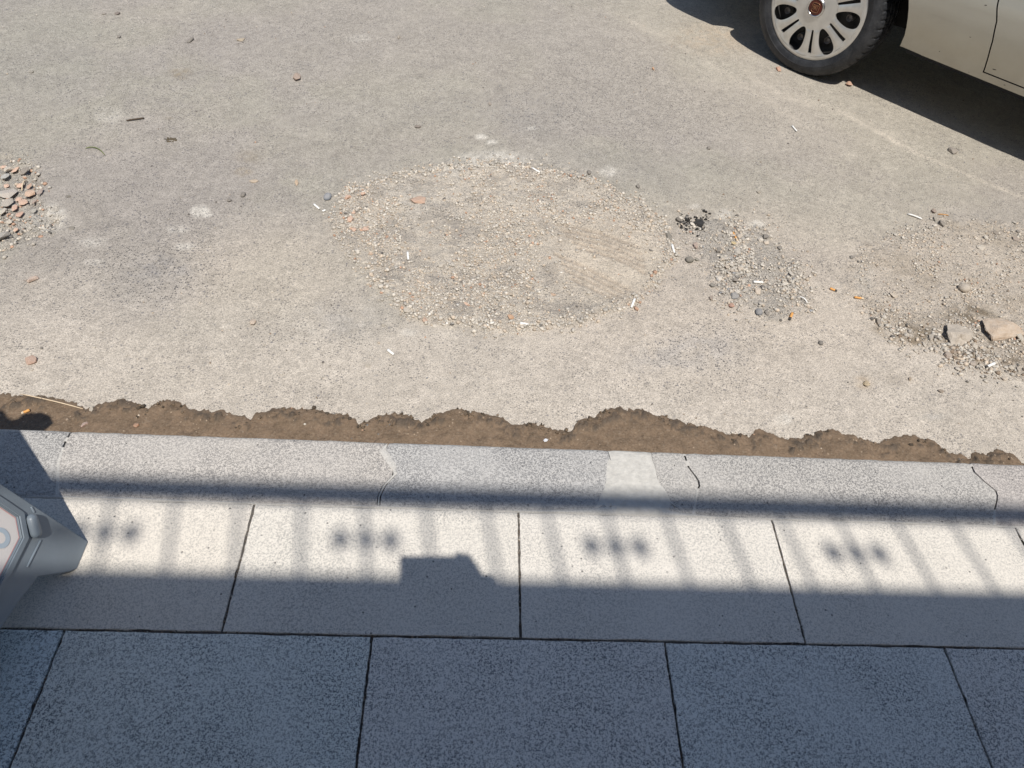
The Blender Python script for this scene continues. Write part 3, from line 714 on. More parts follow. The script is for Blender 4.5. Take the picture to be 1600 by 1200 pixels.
def stone(name, px, py, wpx, hpx, col, label, cat='stone', group=None, shape=0, rz=None, lift=0, tall=.55, z=None):
    p = G(px, py+hpx*.15); s_ = px_scale(p); zz = zroad(p[0], p[1]) if z is None else z
    o = bpy.data.objects.new(name, STONES[shape]); COL.objects.link(o)
    v = ray(px, py); sinv = abs(v[2])
    sx = wpx*s_/2*1.0; sy = max(hpx*s_/2/sinv*.95, sx*.45); sz = max(min(sx, sy)*tall/.6, .0015)
    o.scale = (sx, sy, sz); o.rotation_euler = (random.uniform(-.15, .15), random.uniform(-.15, .15), rz if rz is not None else random.uniform(-.3, .3))
    o.location = (p[0], p[1], zz+sz*(.6 if shape < 6 else .34 if shape < 10 else .7)*.62+lift)
    o.color = (*col, 1); return tag(o, label, cat, group)
PK = (.60, .465, .38); BR = (.20, .145, .105); DK = (.13, .118, .105); GR = (.36, .33, .29); PL = (.52, .46, .38); BK = (.64, .41, .29); SLT = (.20, .21, .225)
single = [
 ('pebble', 463,121,17,13,(.30,.21,.16),'brown pebble alone high on the road, left of centre',0), ('pebble',653,197,14,7,(.14,.11,.09),'dark flat pebble above the round rubble patch',6),
 ('pebble',1488,236,16,10,(.22,.19,.16),'grey brown pebble near the long shadow of the car',1), ('pebble',53,437,20,14,PK,'pink beige pebble near the left edge above the brick wedge',2),
 ('brick_fragment',49,562,24,15,(.50,.32,.24),'pink brick wedge lying on the dusty road near the left edge',3), ('pebble',396,502,13,13,(.56,.44,.34),'pale cream pebble alone on the smooth road below left of the round patch',4),
 ('pebble',512,308,13,10,(.23,.25,.28),'round blue grey pebble at the left end of the round patch',10), ('pebble',380,304,8,7,DK,'small black pebble, right one of a pair left of the round patch',10),
 ('pebble',358,313,10,6,DK,'small black pebble, left one of a pair left of the round patch',1), ('pebble',113,356,12,6,(.13,.12,.10),'dark flat pebble right of the brick debris hole',7),
 ('pebble',108,307,10,5,(.12,.11,.09),'dark pebble above the white dust beside the debris hole',8), ('stone_flake',397,282,20,7,(.46,.36,.26),'thin tan stone flake left of the round patch',8),
 ('pebble',463,284,8,11,(.50,.35,.22),'tan pebble up left of the blue grey round pebble',3), ('pebble',184,21,12,5,(.10,.07,.06),'reddish dark chip near the upper left corner',7),
 ('pebble',163,21,8,4,(.22,.19,.16),'faint grey chip just left of the reddish dark chip at the top',6), ('pebble',186,58,8,4,DK,'tiny black pebble below the reddish chip near the top left',1),
 ('pebble',298,63,7,7,DK,'tiny dark pebble, right of two together near the top',10), ('stone_flake',377,62,16,6,(.36,.29,.20),'tan curled flake at the top, left of centre',9),
 ('pebble',624,58,8,7,(.35,.30,.24),'small tan pebble at the top just left of centre',2), ('pebble',765,161,7,6,(.26,.22,.18),'small pebble in the plain road above the round patch',3),
 ('brick_fragment',1326,133,12,7,(.50,.27,.17),'reddish pebble at the shadow edge just right of the tyre',5), ('brick_fragment',1216,108,9,8,(.45,.22,.13),'reddish pebble at the shadow edge under the tyre on its left',4),
 ('pebble',575,571,12,7,(.42,.37,.30),'pale flat pebble on the smooth road below the round patch',7), ('brick_fragment',1021,107,7,6,(.55,.28,.12),'tiny rusty pebble on the open road left of the wheel',2),
 ('pebble',1107,232,9,5,DK,'black speck pebble on the open road right of centre',1), ('pebble',50,112,9,5,(.22,.20,.16),'dull pebble near the upper left edge',7),
 ('pebble',996,291,9,8,DK,'small dark pebble on the upper right rim of the round patch',0), ('pebble',920,270,7,6,DK,'small dark pebble above the upper right rim of the round patch',10),
 ('brick_fragment',656,313,32,13,(.52,.32,.22),'flat orange brick piece, largest in the round patch',9), ('brick_fragment',545,312,14,9,BK,'orange brick bit at the upper left rim of the round patch',2),
 ('brick_fragment',568,307,10,6,BK,'small orange brick bit right below the upper left rim',4), ('brick_fragment',547,344,13,11,BK,'orange brick bit in the left end of the round patch',1),
 ('brick_fragment',553,335,9,5,BK,'thin orange brick bit just above another at the left end of the round patch',7),
 ('brick_fragment',553,361,11,9,BK,'left one of two brick bits low in the left end of the round patch',3), ('brick_fragment',571,360,14,10,BK,'right one of two brick bits low in the left end of the round patch',5),
 ('brick_fragment',580,396,10,7,(.54,.37,.25),'pale orange chip in the lower left part of the round patch',6), ('brick_fragment',798,499,15,10,(.54,.30,.16),'orange brick chip on the lower rim of the round patch',8),
 ('brick_fragment',864,461,11,7,(.52,.34,.22),'dull orange chip in the lower right part of the round patch',6), ('brick_fragment',729,476,12,6,BK,'orange chip under the dark cleft in the round patch',7),
 ('brick_fragment',663,501,12,10,(.52,.33,.23),'pale orange chip just outside the lower left rim',3), ('pebble',690,415,12,12,PL,'cream pebble in the middle of the round patch, left of another',4),
 ('pebble',706,415,11,9,(.48,.44,.38),'grey cream pebble in the middle of the round patch',0), ('pebble',746,426,12,9,PL,'cream pebble below the middle of the round patch',1),
 ('pebble',797,421,12,9,(.42,.39,.34),'grey pebble near the middle of the round patch',2), ('pebble',635,486,18,13,PL,'big cream lump on the lower left rim of the round patch',0),
 ('pebble',797,461,13,7,(.40,.33,.25),'tan pebble in the lower middle of the round patch',5), ('pebble',599,508,9,6,(.38,.34,.28),'pebble outside the lower left rim of the round patch',1),
 ('stone_flake',1185,300,9,5,(.3,.26,.2),'small flake on the road above the loose grit',8), ('pebble',1283,125,6,4,DK,'tiny dark pebble near the tyre shadow',1),
 ('pebble',133,663,12,12,(.55,.38,.31),'pink chip leaning against the kerb in the wet silt',2), ('brick_fragment',214,664,12,9,(.42,.20,.10),'orange pebble in the wet silt by the kerb',4),
 ('pebble',143,640,9,12,(.48,.42,.34),'pale pebble in the wet silt at the end of the thin stick',1), ('pebble',265,672,8,5,(.62,.56,.48),'whitish chip in the silt touching the kerb edge',3),
 ('pebble',1422,592,9,7,(.36,.27,.18),'brown pebble on dusty ground below the broken rocks',2), ('pebble',1470,611,14,6,(.24,.18,.13),'dark splinter of stone at the lower right of the road',8),
 ('pebble',1353,600,12,12,(.50,.38,.22),'yellowish crumb on dusty ground above the silt at right',5), ('pebble',1282,536,8,6,DK,'small dark pebble left below the sandy patch',10),
 ('pebble',65,544,6,4,DK,'tiny dark pebble right above the pink brick wedge',1), ('pebble',50,577,6,4,PL,'tiny pale pebble right under the pink brick wedge',3),
 ('pebble',1185,488,12,9,SLT,'slate blue pebble, left of two at the end of the loose grit',10), ('pebble',1197,488,11,13,(.17,.15,.13),'dark brown pebble, right of two at the end of the loose grit',0),
 ('brick_fragment',1143,477,11,10,(.48,.24,.16),'reddish shard below the loose grit',5), ('pebble',1112,465,13,9,(.30,.23,.18),'brownish pebble at the lower left tip of the loose grit',2),
 ('pebble',1147,463,18,12,(.25,.25,.25),'dark grey stone with pale top at the bottom of the loose grit',1), ('pebble',1183,455,14,13,(.58,.48,.38),'pale pinkish stone at the bottom of the loose grit',4),
 ('pebble',1077,406,14,8,(.13,.12,.10),'dark oval pebble left of the loose grit',10), ('pebble',1088,405,9,6,(.16,.15,.12),'small dark pebble just right of the dark oval pebble',0),
 ('pebble',1088,383,16,12,(.42,.30,.24),'pinkish brown stone at the upper left of the loose grit',2), ('pebble',1127,404,15,11,(.38,.35,.30),'round pale grey stone in the middle of the loose grit',3),
 ('pebble',1122,392,12,9,DK,'black angular pebble in the middle of the loose grit',1), ('pebble',1112,445,12,9,(.16,.15,.13),'dark pebble on the left edge of the loose grit',0),
 ('pebble',1148,440,13,10,(.20,.17,.14),'dark brown stone low in the loose grit',5), ('pebble',1195,372,13,8,DK,'dark crumbly pebble at the upper right of the loose grit',1),
 ('pebble',1217,388,11,7,DK,'dark pebble at the right of the loose grit',0), ('pebble',1330,402,8,6,DK,'tiny black pebble at the left of the sandy patch',1), 
 ('pebble',1059,343,12,10,(.07,.06,.05),'black pebble left of the tar lump',0), ('pebble',1044,370,12,18,(.12,.11,.09),'dark pitted clump at the right rim of the round patch',1),
 ('pebble',1458,329,11,9,(.25,.18,.14),'brown pebble on the upper rim of the sandy patch',0), ('pebble',1470,349,16,9,(.16,.14,.12),'dark stone on the upper rim of the sandy patch',3),
 ('pebble',1462,341,11,8,(.30,.27,.22),'grey pebble between two darker ones above the sandy patch',2), ('pebble',1557,363,16,7,(.17,.14,.11),'dark flat stone at the top right of the sandy patch',6),
 ('pebble',1587,372,15,8,(.26,.2,.16),'brown flat stone at the right edge of the sandy patch',7), ('pebble',1533,386,20,9,PL,'pale slab of stone in the upper sandy patch',8),
 ('pebble',1396,461,20,10,(.52,.44,.35),'cream lump lying low in the sandy patch',8), ('pebble', 1504,452,18,10,(.48,.41,.33),'rounded pale lump half buried in the sandy patch',10),
 ('rock',1371,503,12,13,(.24,.20,.16),'dark edged stone at the lower left corner of the sandy patch',3), ('pebble',1455,527,16,13,(.46,.40,.33),'pale pebble just left of the grey broken rock',2),
 ('pebble',1480,556,15,11,(.34,.27,.22),'brown grey pebble under the grey broken rock',1), ('pebble',1518,568,14,9,(.40,.33,.27),'pebble with a dark side left of the white cigarette stub',4),
 ('pebble',1577,575,13,8,(.48,.42,.34),'pale pebble right of the white cigarette stub',0), ('pebble',1590,577,9,7,(.46,.40,.33),'smaller pale pebble at the right frame edge by the cigarette stub',2),
 ('pebble',1521,541,13,9,PL,'cream pebble right below the grey broken rock',1), ('pebble',1443,538,8,8,(.54,.48,.4),'small cream pebble in the damp gravel',3),
 ('pebble',1592,527,20,16,(.55,.49,.40),'pale stone leaning on the right end of the brown broken rock',2),
 ('pebble',1476,545,10,8,(.56,.50,.42),'small whitish pebble touching the foot of the grey broken rock',0), ('pebble',1530,556,10,7,(.36,.27,.20),'brown pebble between the broken rocks and the cigarette stub',5),
]
for nm, x_, y_, w_, h_, c_, lb, sh in single:
    zz = None
    stone(nm, x_, y_, w_, h_, c_, lb, 'pebble' if nm == 'pebble' else ('brick fragment' if nm == 'brick_fragment' else 'stone'), shape=sh, lift=.002 if y_ > 600 else 0)
# cluster pebbles that nothing tells apart
def cluster(poly, n, lo, hi, table, label, group, minz=0):
    pts_ = fill_poly(poly, n, 0, 9)
    for (x, y), c in zip(pts_, pick_cols(n, table)):
        r = random.uniform(lo, hi); o = bpy.data.objects.new('pebble', STONES[random.randrange(11)]); COL.objects.link(o)
        o.scale = (r, r*random.uniform(.65, 1), r*random.uniform(.6, .9)); o.rotation_euler = (random.uniform(-.4, .4), random.uniform(-.4, .4), random.uniform(0, 6.3))
        o.location = (x, y, zroad(x, y)+r*.35+minz); o.color = (*(c*random.uniform(.8, 1.15)), 1); tag(o, label, 'pebble', group)
cluster(TAIL, 95, .006, .0145, dict(grey=4, pale=7, sand=3, dark=.3, slate=.4), 'small angular pebble in the heap of loose grit right of the round patch', 'pebbles in the loose grit')
cluster(DIRTR, 34, .006, .0115, dict(grey=3, pale=5, sand=3, brown=2), 'small pebble in the damp gravel below the two broken rocks', 'pebbles below the broken rocks')
RIM2 = [(1000,318),(1046,352),(1056,395),(1046,400),(1034,360),(990,328),(940,300),(870,276),(872,266),(945,286)]
cluster(RIM2, 36, .0045, .0098, dict(pale=5, grey=5, sand=3), 'pale lump on the upper right rim of the round patch', 'pale lumps on the rim of the round patch')
RIM3 = [(585,430),(612,462),(655,497),(740,512),(830,520),(830,508),(742,498),(662,484),(622,454),(596,424)]
cluster(RIM3, 34, .0045, .0092, dict(pale=5, grey=5, sand=3), 'pale lump on the lower left rim of the round patch', 'pale lumps on the rim of the round patch below')
UPR = [(1390,372),(1450,352),(1520,356),(1600,372),(1600,384),(1520,368),(1450,366),(1400,384)]
cluster(UPR, 26, .006, .011, dict(pale=6, grey=3, dark=1), 'pale clod along the upper rim of the sandy patch', 'clods above the sandy patch')
# bigger broken rocks
def rock(name, cx, cy, w_, h_, tall, col, label, seed, rz):
    p = G(cx, cy+h_*.2); s_ = px_scale(p)
    bm = rock_bm(seed, .75, 2)
    bmesh.ops.bevel(bm, geom=list(bm.edges), offset=.035, segments=2, affect='EDGES')
    bmesh.ops.triangulate(bm, faces=bm.faces); bmesh.ops.subdivide_edges(bm, edges=bm.edges, cuts=2, use_grid_fill=True)
    rx, ry = w_*s_/2, h_*s_/2/abs(ray(cx, cy)[2])
    for v in bm.verts:
        nrm = v.co.normalized(); q = v.co
        k_ = float(fbm(np.array([q.x*1+q.z*.7]), np.array([q.y+q.z*.5]), 3.5, seed, 4)[0])-.5
        v.co += nrm*k_*.30
        v.co.x *= rx; v.co.y *= ry; v.co.z *= tall
        if v.co.z < -tall*.5: v.co.z = -tall*.5
    bmesh.ops.triangulate(bm, faces=bm.faces)
    o = bmobj(name, bm, M_tint); o.location = (p[0], p[1], zroad(p[0], p[1])+tall*.42); o.rotation_euler = (0, 0, rz)
    o.color = (*col, 1); return tag(o, label, 'rock')
rock('broken_rock', 1492, 522, 57, 40, .027, (.36, .31, .255), 'broken grey concrete lump, left of the two big rocks at the right', 21, -.3)
rock('broken_rock', 1569, 515, 74, 42, .030, (.38, .285, .205), 'brown broken rock with a dark underside at the right edge', 33, -.42)
rock('tar_lump', 1088, 349, 25, 15, .016, (.035, .032, .03), 'crumbly black tar lump at the top of the loose grit', 45, 0).data.materials[0] = M_tar
# brick and concrete debris in the hole at the left
brick = [(14,262,22,12,PL,2),(22,262,10,12,BK,5),(6,272,14,14,(.42,.41,.38),0),(38,268,18,14,(.2,.17,.14),1),(8,286,12,8,BK,3),(12,298,34,20,(.46,.41,.36),9),(30,285,16,9,BK,7),
         (48,299,22,14,(.54,.36,.25),4),(36,312,20,16,BK,8),(54,310,14,12,(.36,.27,.22),2),(28,306,12,12,BK,6),(22,322,12,11,(.55,.33,.24),3),(30,332,14,10,(.54,.32,.23),9),
         (10,316,24,18,(.38,.34,.29),0),(3,330,14,12,PL,1),(24,355,9,8,BK,4),(52,326,13,8,(.34,.32,.28),7),(64,302,10,12,(.32,.24,.2),5),(5,366,26,22,(.36,.33,.29),2),(14,344,14,8,PL,8),(3,255,12,8,BK,6),(44,288,8,12,(.5,.3,.2),0)]
blab = ['pale wedge at the very top of the debris hole','upright orange brick chip near the top of the debris hole','round grey concrete lump at the frame edge of the debris hole','dark lump at the top right of the debris hole','orange brick chip at the frame edge of the debris hole','broad flat grey mortar slab in the debris hole','long orange chip above the flat mortar slab','squarish salmon brick piece in the debris hole','triangular orange brick piece in the middle of the debris hole','brown stone at the right point of the debris hole','small brick chip between mortar slab and triangular brick','pink brick chip low in the debris hole','flat pink brick sliver low in the debris hole','grey lump below the flat mortar slab','pale lump low at the frame edge of the debris hole','single brick chip at the bottom of the debris hole','thin grey flake at the lower right of the debris hole','narrow brown stone on the right rim of the debris hole','large grey lump at the bottom of the debris hole','pale flake above the bottom lump of the debris hole','brick chip in the top corner of the debris hole','upright brick splinter beside the wood splinter']
for (x_, y_, w_, h_, c_, sh), lb in zip(brick, blab):
    stone('brick_fragment' if c_ == BK else 'rubble_piece', x_, y_, w_*.92, h_*.92, tuple(v*1.12 for v in c_), lb, 'rubble', shape=sh, lift=.007, tall=.42)
for x_, y_ in ((-20,300),(-45,330),(-30,270),(-60,290),(-75,330),(-22,350)):
    stone('rubble_piece', x_, y_, 30, 20, random.choice([PL, BK, GR]), 'rubble piece of the debris hole beyond the left frame edge', 'rubble', 'rubble beyond the left edge', shape=random.randrange(10), lift=.008)
# two concrete lumps bounding the hole below
# ------------------------------------------------------------------ cigarette stubs, sticks, bits
def stub(p0, p1, rad, label, kind='white', ends=None, name='cigarette_stub'):
    a = G(*p0); b = G(*p1); za = zroad(a[0], a[1]); zb = zroad(b[0], b[1]); lf = .004 if p0[1] > 600 else .001
    a = Vector((a[0], a[1], za+rad+lf)); b = Vector((b[0], b[1], zb+rad+lf))
    r = empty(name, a); tag(r, label, 'cigarette butt')
    d = b-a
    def sub(n_, t0, t1, m, k=1.0):
        o = tube(n_, [d*t0, d*(t0+(t1-t0)*.25), d*(t0+(t1-t0)*.7)+Vector((0, 0, -rad*.15)), d*t1], [rad*k, rad*k*1.02, rad*k*.93, rad*k], m, r, 10, True, .85)
    if kind == 'white': sub('paper', 0, .8, M_white); sub('ash_end', .8, 1, ends or M_white, .9)
    elif kind == 'orange': sub('filter', 0, .72, M_filter); sub('burnt_end', .72, 1, ends or M_wood, .92)
    return r
M_ash = simple('grey_ash', (.06, .055, .05), .95, nscale=300, namt=.4)
stub((606,549),(615,556),.0042,'white cigarette stub on the smooth road below the round patch')
stub((812,510),(826,512),.0042,'white cigarette stub on the lower rim of the round patch')
stub((991,470),(986,482),.0040,'white cigarette stub on the lower right rim of the round patch')
stub((637,397),(638,408),.0038,'white cigarette stub standing out inside the left of the round patch')
stub((491,321),(499,328),.0038,'white cigarette stub outside the left end of the round patch')
stub((504,332),(509,330),.0036,'short white stub right of another outside the round patch')
stub((1049,386),(1053,397),.0040,'white cigarette stub between the round patch and the loose grit')
stub((1176,444),(1191,444),.0044,'white cigarette stub low in the loose grit')
stub((1552,570),(1538,576),.0045,'white stub with a burnt end below the broken rocks','white',M_ash)
stub((1237,199),(1244,207),.0036,'white stub alone on the open road below the car')
stub((1296,452),(1307,456),.0042,'orange filter, left of two on the sandy ground','orange',M_ash)
stub((1334,466),(1348,469),.0040,'orange filter, right of two on the sandy ground','orange')
stub((1237,491),(1233,501),.0045,'orange filter with a black end below the loose grit','orange',M_ash)
stub((48,643),(35,648),.0042,'orange filter lying in the wet silt at the left','orange')
stub((1144,366),(1151,380),.0040,'orange filter on top of the loose grit','orange')
stub((831,268),(843,274),.0035,'white stub on the upper rim of the round patch')
def stick(p0, p1, rad, mat, label, cat, name, arch=0.004, n=7, mid=None):
    a = G(*p0); b = G(*p1); pts = []
    for i in range(n+1):
        t = i/n; p = a*(1-t)+b*t
        if mid: q = G(*mid); p = a*(1-t)**2+q*2*t*(1-t)+b*t*t
        pts.append((p[0], p[1], zroad(p[0], p[1])+rad+.0015+arch*4*t*(1-t)+(.004 if p0[1] > 600 else 0)))
    return tag(tube(name, pts, [rad*(.7 if i in (0, n) else 1) for i in range(n+1)], mat, None, 6), label, cat)
stick((33,618),(131,641),.0016,M_wood,'long thin pale stick lying across the wet silt','stick','thin_stick')
stick((198,190),(226,186),.0030,M_twig,'short dark brown twig on the upper left road','twig','twig',.001)
stick((134,233),(164,243),.0016,M_grass,'curved green grass blade on the left road','grass blade','grass_blade',.003,8,(152,228))
stick((1418,335),(1440,343),.0030,M_white,'white stick above the sandy patch','stick','white_stick',.002)
stick((1248,465),(1261,475),.0022,M_white,'thin white stick beside the loose grit','stick','white_stick',.001)
stick((39,277),(32,294),.0022,M_wood,'wood splinter lying on the brick debris','splinter','wood_splinter',.012)
stick((1465,335),(1482,337),.0016,M_leaf,'orange straw beside the brown pebble above the sandy patch','straw','straw',.002)
stone('paper_scrap', 852, 690, 10, 6, (.85, .87, .92), 'crumpled white paper scrap in the silt at the kerb edge', 'paper', shape=1, lift=.006)
stone('paper_scrap', 1145, 383, 12, 5, (.55, .42, .2), 'yellowish scrap under the orange filter on the loose grit', 'scrap', shape=8, lift=.006)
# bird dropping splat
def splat(px, py, n, spread, mat, label, name, cat):
    bm = bmesh.new()
    p = G(px, py); s_ = px_scale(p)
    for i in range(n):
        th = random.uniform(0, 6.28); r = spread*s_*random.random()**.7
        x = p[0]+r*math.cos(th); y = p[1]+r*math.sin(th)*.8; rr_ = random.uniform(.003, .007)
        bmesh.ops.create_icosphere(bm, subdivisions=1, radius=1, matrix=Matrix.Translation((x, y, zroad(x, y)+.0005)) @ Matrix.Diagonal((rr_, rr_*.8, .0016, 1)))
    return tag(bmobj(name, bm, mat, None, True), label, cat)
splat(267, 218, 26, 9, M_splat, 'dark brown dropping stuck flat on the upper left road', 'dropping', 'dropping')

# ------------------------------------------------------------------ CAR
car = empty('parked_car', (0, 0, 0)); tag(car, 'parked champagne silver hatchback, its front wheel and sill showing at the upper right', 'car')
cx_, cy__ = 1.508, 3.445
ax = Vector((-.69, .724, 0)).normalized()
car.location = (cx_, cy__, ROADZ); car.rotation_euler = (0, 0, math.atan2(ax.y, ax.x))
YC, HW = -.83, .842
po_z = np.array([.255, .272, .303, .35, .40, .46, .515, .545, .60, .68, .76, .84, .90, .94, .955])
po_o = np.array([-.082, -.074, -.068, -.045, -.024, -.006, .004, .010, .004, .010, .008, -.010, -.040, -.075, -.12])
zz_ = np.concatenate([np.linspace(.255, .90, 26), [.92, .94, .955]])
from numpy import interp
def prof_o(z): return interp(z, po_z, po_o)
def body_ring(x):
    zb = interp(x, [-3.6, -3.2, -2.9, -.5, -.4, .38, .95], [.30, .26, .25, .251, .255, .20, .21])
    zt = interp(x, [-3.45, -3.3, -3.1, -.85, -.7, -.2, .35, .7, .86, .93], [.80, .93, .955, .955, .950, .915, .845, .76, .66, .60])
    tap = .46*max(0, (x-.30)/.62)**6 + .30*max(0, (-2.75-x)/.72)**5
    low_in = interp(x, [.0, .38], [0, -.05])
    half = []
    half.append((0, zb)); half.append((.45, zb))
    for z in zz_:
        t = (z-.255)/(.955-.255); z2 = zb+(zt-zb)*t
        o_ = prof_o(z)+low_in*max(0, 1-t*3)
        half.append((HW-.012+o_-tap, z2))
    half.append((.50*(1-tap*.8), zt+.018)); half.append((0, zt+.028))
    return half
st = sorted(set([round(v, 3) for v in np.concatenate([np.arange(-3.45, .86, .05), [.86, .89, .915, .93]])]), reverse=True)
vs, fs = [], []
rings = []
for x in st:
    h_ = body_ring(x); ring = [(x, YC+y, z) for y, z in h_] + [(x, YC-y, z) for y, z in h_[-2:0:-1]]
    rings.append(len(vs)); vs += ring
m_ = len(ring)
for a_, b_ in zip(rings, rings[1:]):
    for j in range(m_): fs.append((a_+j, b_+j, b_+(j+1) % m_, a_+(j+1) % m_))
fs.append(tuple(range(rings[0], rings[0]+m_))); fs.append(tuple(range(rings[-1], rings[-1]+m_))[::-1])
body = mesh('body', vs, fs, [M_paint, M_under], car, True)
bm = bmesh.new(); bm.from_mesh(body.data); bmesh.ops.recalc_face_normals(bm, faces=bm.faces); bm.to_mesh(body.data); bm.free()
WB = 2.50
def prism(outline, y0, y1, grow=0):
    pts_ = [Vector((a_, 0, b_)) for a_, b_ in outline]; n_ = len(pts_)
    ar = sum(pts_[i].x*pts_[(i+1) % n_].z-pts_[(i+1) % n_].x*pts_[i].z for i in range(n_)); sg = 1 if ar > 0 else -1
    q = []
    for i in range(n_):
        e0 = (pts_[i]-pts_[i-1]).normalized(); e1 = (pts_[(i+1) % n_]-pts_[i]).normalized()
        n0 = Vector((e0.z, 0, -e0.x))*sg; n1 = Vector((e1.z, 0, -e1.x))*sg; b_ = (n0+n1).normalized()
        q.append(pts_[i]+b_*grow/max(.4, b_.dot(n0)))
    v_ = [(p.x, y0, p.z) for p in q]+[(p.x, y1, p.z) for p in q]
    f_ = [tuple(range(n_)), tuple(range(n_, 2*n_))[::-1]]+[(i, i+n_, (i+1) % n_+n_, (i+1) % n_) for i in range(n_)]
    o = mesh('cutter', v_, f_, M_under)
    bm = bmesh.new(); bm.from_mesh(o.data); bmesh.ops.recalc_face_normals(bm, faces=bm.faces); bm.to_mesh(o.data); bm.free()
    o.parent = car; return o
def circle(cx, cz, r, n_=64): return [(cx+r*math.cos(2*PI*i/n_), cz+r*math.sin(2*PI*i/n_)) for i in range(n_)]
def boolean(target, cutter, op):
    md = target.modifiers.new('b', 'BOOLEAN'); md.object = cutter; md.operation = op; md.solver = 'EXACT'
    try: md.material_mode = 'TRANSFER'
    except Exception: pass
    bpy.context.view_layer.update(); dg = bpy.context.evaluated_depsgraph_get()
    me = bpy.data.meshes.new_from_object(target.evaluated_get(dg)); target.modifiers.remove(md)
    old = target.data; target.data = me; bpy.data.meshes.remove(old)
cut = [prism(circle(xc, .307, .400), *yy) for xc in (0, -WB) for yy in ((-.30, .2), (YC*2-.2, YC*2+.30))]
for c in cut: boolean(body, c, 'DIFFERENCE')
door_f = [(-.762,.286),(-.755,.35),(-.744,.42),(-.724,.495),(-.700,.545),(-.684,.59),(-.674,.66),(-.672,.76),(-.69,.86),(-.72,.97),(-1.66,.97),(-1.66,.286)]
door_r = [(-1.675,.286),(-1.675,.97),(-2.62,.97),(-2.60,.90),(-2.42,.80),(-2.22,.66),(-2.10,.48),(-2.05,.38),(-2.03,.286)]
doors = []
for nm, ol in (('front_door', door_f), ('rear_door', door_r)):
    d_ = body.copy(); d_.data = body.data.copy(); d_.name = nm; COL.objects.link(d_); d_.parent = car
    c1 = prism(ol, -.12, .12, -.0026); boolean(d_, c1, 'INTERSECT'); c2 = prism(ol, -.121, .12, .0026); boolean(body, c2, 'DIFFERENCE')
    cut += [c1, c2]; doors.append(d_)
for c in cut: bpy.data.objects.remove(c)
for o in [body]+doors:
    md = o.modifiers.new('es', 'EDGE_SPLIT'); md.split_angle = math.radians(32)
# dusty seam where the sill pinch weld runs
mesh('sill_seam', [(-.41, -.081, .2545), (-2.08, -.082, .2505), (-2.08, -.084, .236), (-.43, -.084, .240), (-.41, -.090, .2545), (-2.08, -.091, .2505), (-2.08, -.089, .236), (-.43, -.089, .240)],
     [(0, 1, 2, 3), (7, 6, 5, 4), (3, 2, 6, 7), (0, 3, 7, 4), (1, 5, 6, 2)], M_under, car)
# greenhouse
def green():
    b0 = [(-.80, .70), (-3.32, .66)]
    V = [(-.80, YC+.72, .95), (-3.30, YC+.68, .95), (-3.30, YC-.68, .95), (-.80, YC-.72, .95), (-1.50, YC+.56, 1.44), (-3.00, YC+.54, 1.44), (-3.00, YC-.54, 1.44), (-1.50, YC-.56, 1.44)]
    bm = bmesh.new(); v = [bm.verts.new(p) for p in V]
    for f in ((0, 1, 2, 3), (4, 5, 6, 7), (0, 1, 5, 4), (1, 2, 6, 5), (2, 3, 7, 6), (3, 0, 4, 7)): bm.faces.new([v[i] for i in f])
    bmesh.ops.recalc_face_normals(bm, faces=bm.faces); bmesh.ops.bevel(bm, geom=list(bm.edges), offset=.07, segments=4, affect='EDGES')
    bmobj('roof', bm, M_paint, car, True)
    def quad(name, pts_, mat):
        c_ = sum((Vector(p) for p in pts_), Vector())/len(pts_); n_ = (Vector(pts_[1])-Vector(pts_[0])).cross(Vector(pts_[2])-Vector(pts_[0])).normalized()
        if n_.dot(c_-Vector((-2.1, YC, 1.1))) < 0: n_ = -n_
        P_ = [Vector(p)*.9+c_*.1 for p in pts_]; k_ = len(P_)
        v_ = [p+n_*.004 for p in P_]+[p-n_*.03 for p in P_]
        mesh(name, v_, [tuple(range(k_)), tuple(range(k_, 2*k_))[::-1]]+[(i, (i+1) % k_, (i+1) % k_+k_, i+k_) for i in range(k_)], mat, car)
    quad('windscreen', [V[0], V[3], V[7], V[4]], M_glass); quad('rear_window', [V[1], V[2], V[6], V[5]], M_glass)
    for s_, (a, b, c, d) in ((1, (0, 1, 5, 4)), (-1, (3, 2, 6, 7))):
        A, B, C_, D = map(Vector, (V[a], V[b], V[c], V[d])); mb = A.lerp(B, .40); mt = D.lerp(C_, .20)
        quad('side_window', [A.lerp(B, .06), mb, mt, D], M_glass); quad('side_window', [mb, B.lerp(A, .04), C_, mt], M_glass)
green()
for s_ in (1, -1):
    bm = bmesh.new(); box_bm(bm, .72, .87, YC+s_*.60-.14, YC+s_*.60+.14, .60, .72, .03, 3, None); bmobj('headlight', bm, M_glass, car, True)
    bm = bmesh.new(); box_bm(bm, -3.47, -3.36, YC+s_*.60-.1, YC+s_*.60+.1, .62, .86, .02, 2); bmobj('tail_light', bm, M_red, car, True)
    bm = bmesh.new(); box_bm(bm, -.98, -.86, YC+s_*.86-.08, YC+s_*.86+.08, .965, 1.08, .03, 3); bmobj('wing_mirror', bm, M_paint, car, True)
box('grille', .90, .945, YC-.40, YC+.40, .46, .57, M_under, car, .01)
for x_ in (-1.45, -2.35): 
    bm = bmesh.new(); box_bm(bm, x_-.09, x_+.09, .0, .03, .80, .825, .008, 2); bmobj('door_handle', bm, M_paint, car, True)
for x_, z_, w_ in ((-.80, .315, .012), (-.66, .405, .006), (-.66, .535, .005), (-.84, .30, .004), (-.71, .262, .003), (-.86, .268, .004)):
    bm = bmesh.new(); bmesh.ops.create_icosphere(bm, subdivisions=2, radius=1, matrix=Matrix.Translation((x_, float(prof_o(z_))+.0005, z_)) @ Matrix.Rotation(.25, 4, 'Y') @ Matrix.Diagonal((w_, .0012, w_*.32, 1)))
    bmobj('paint_chip', bm, M_under, car, True)
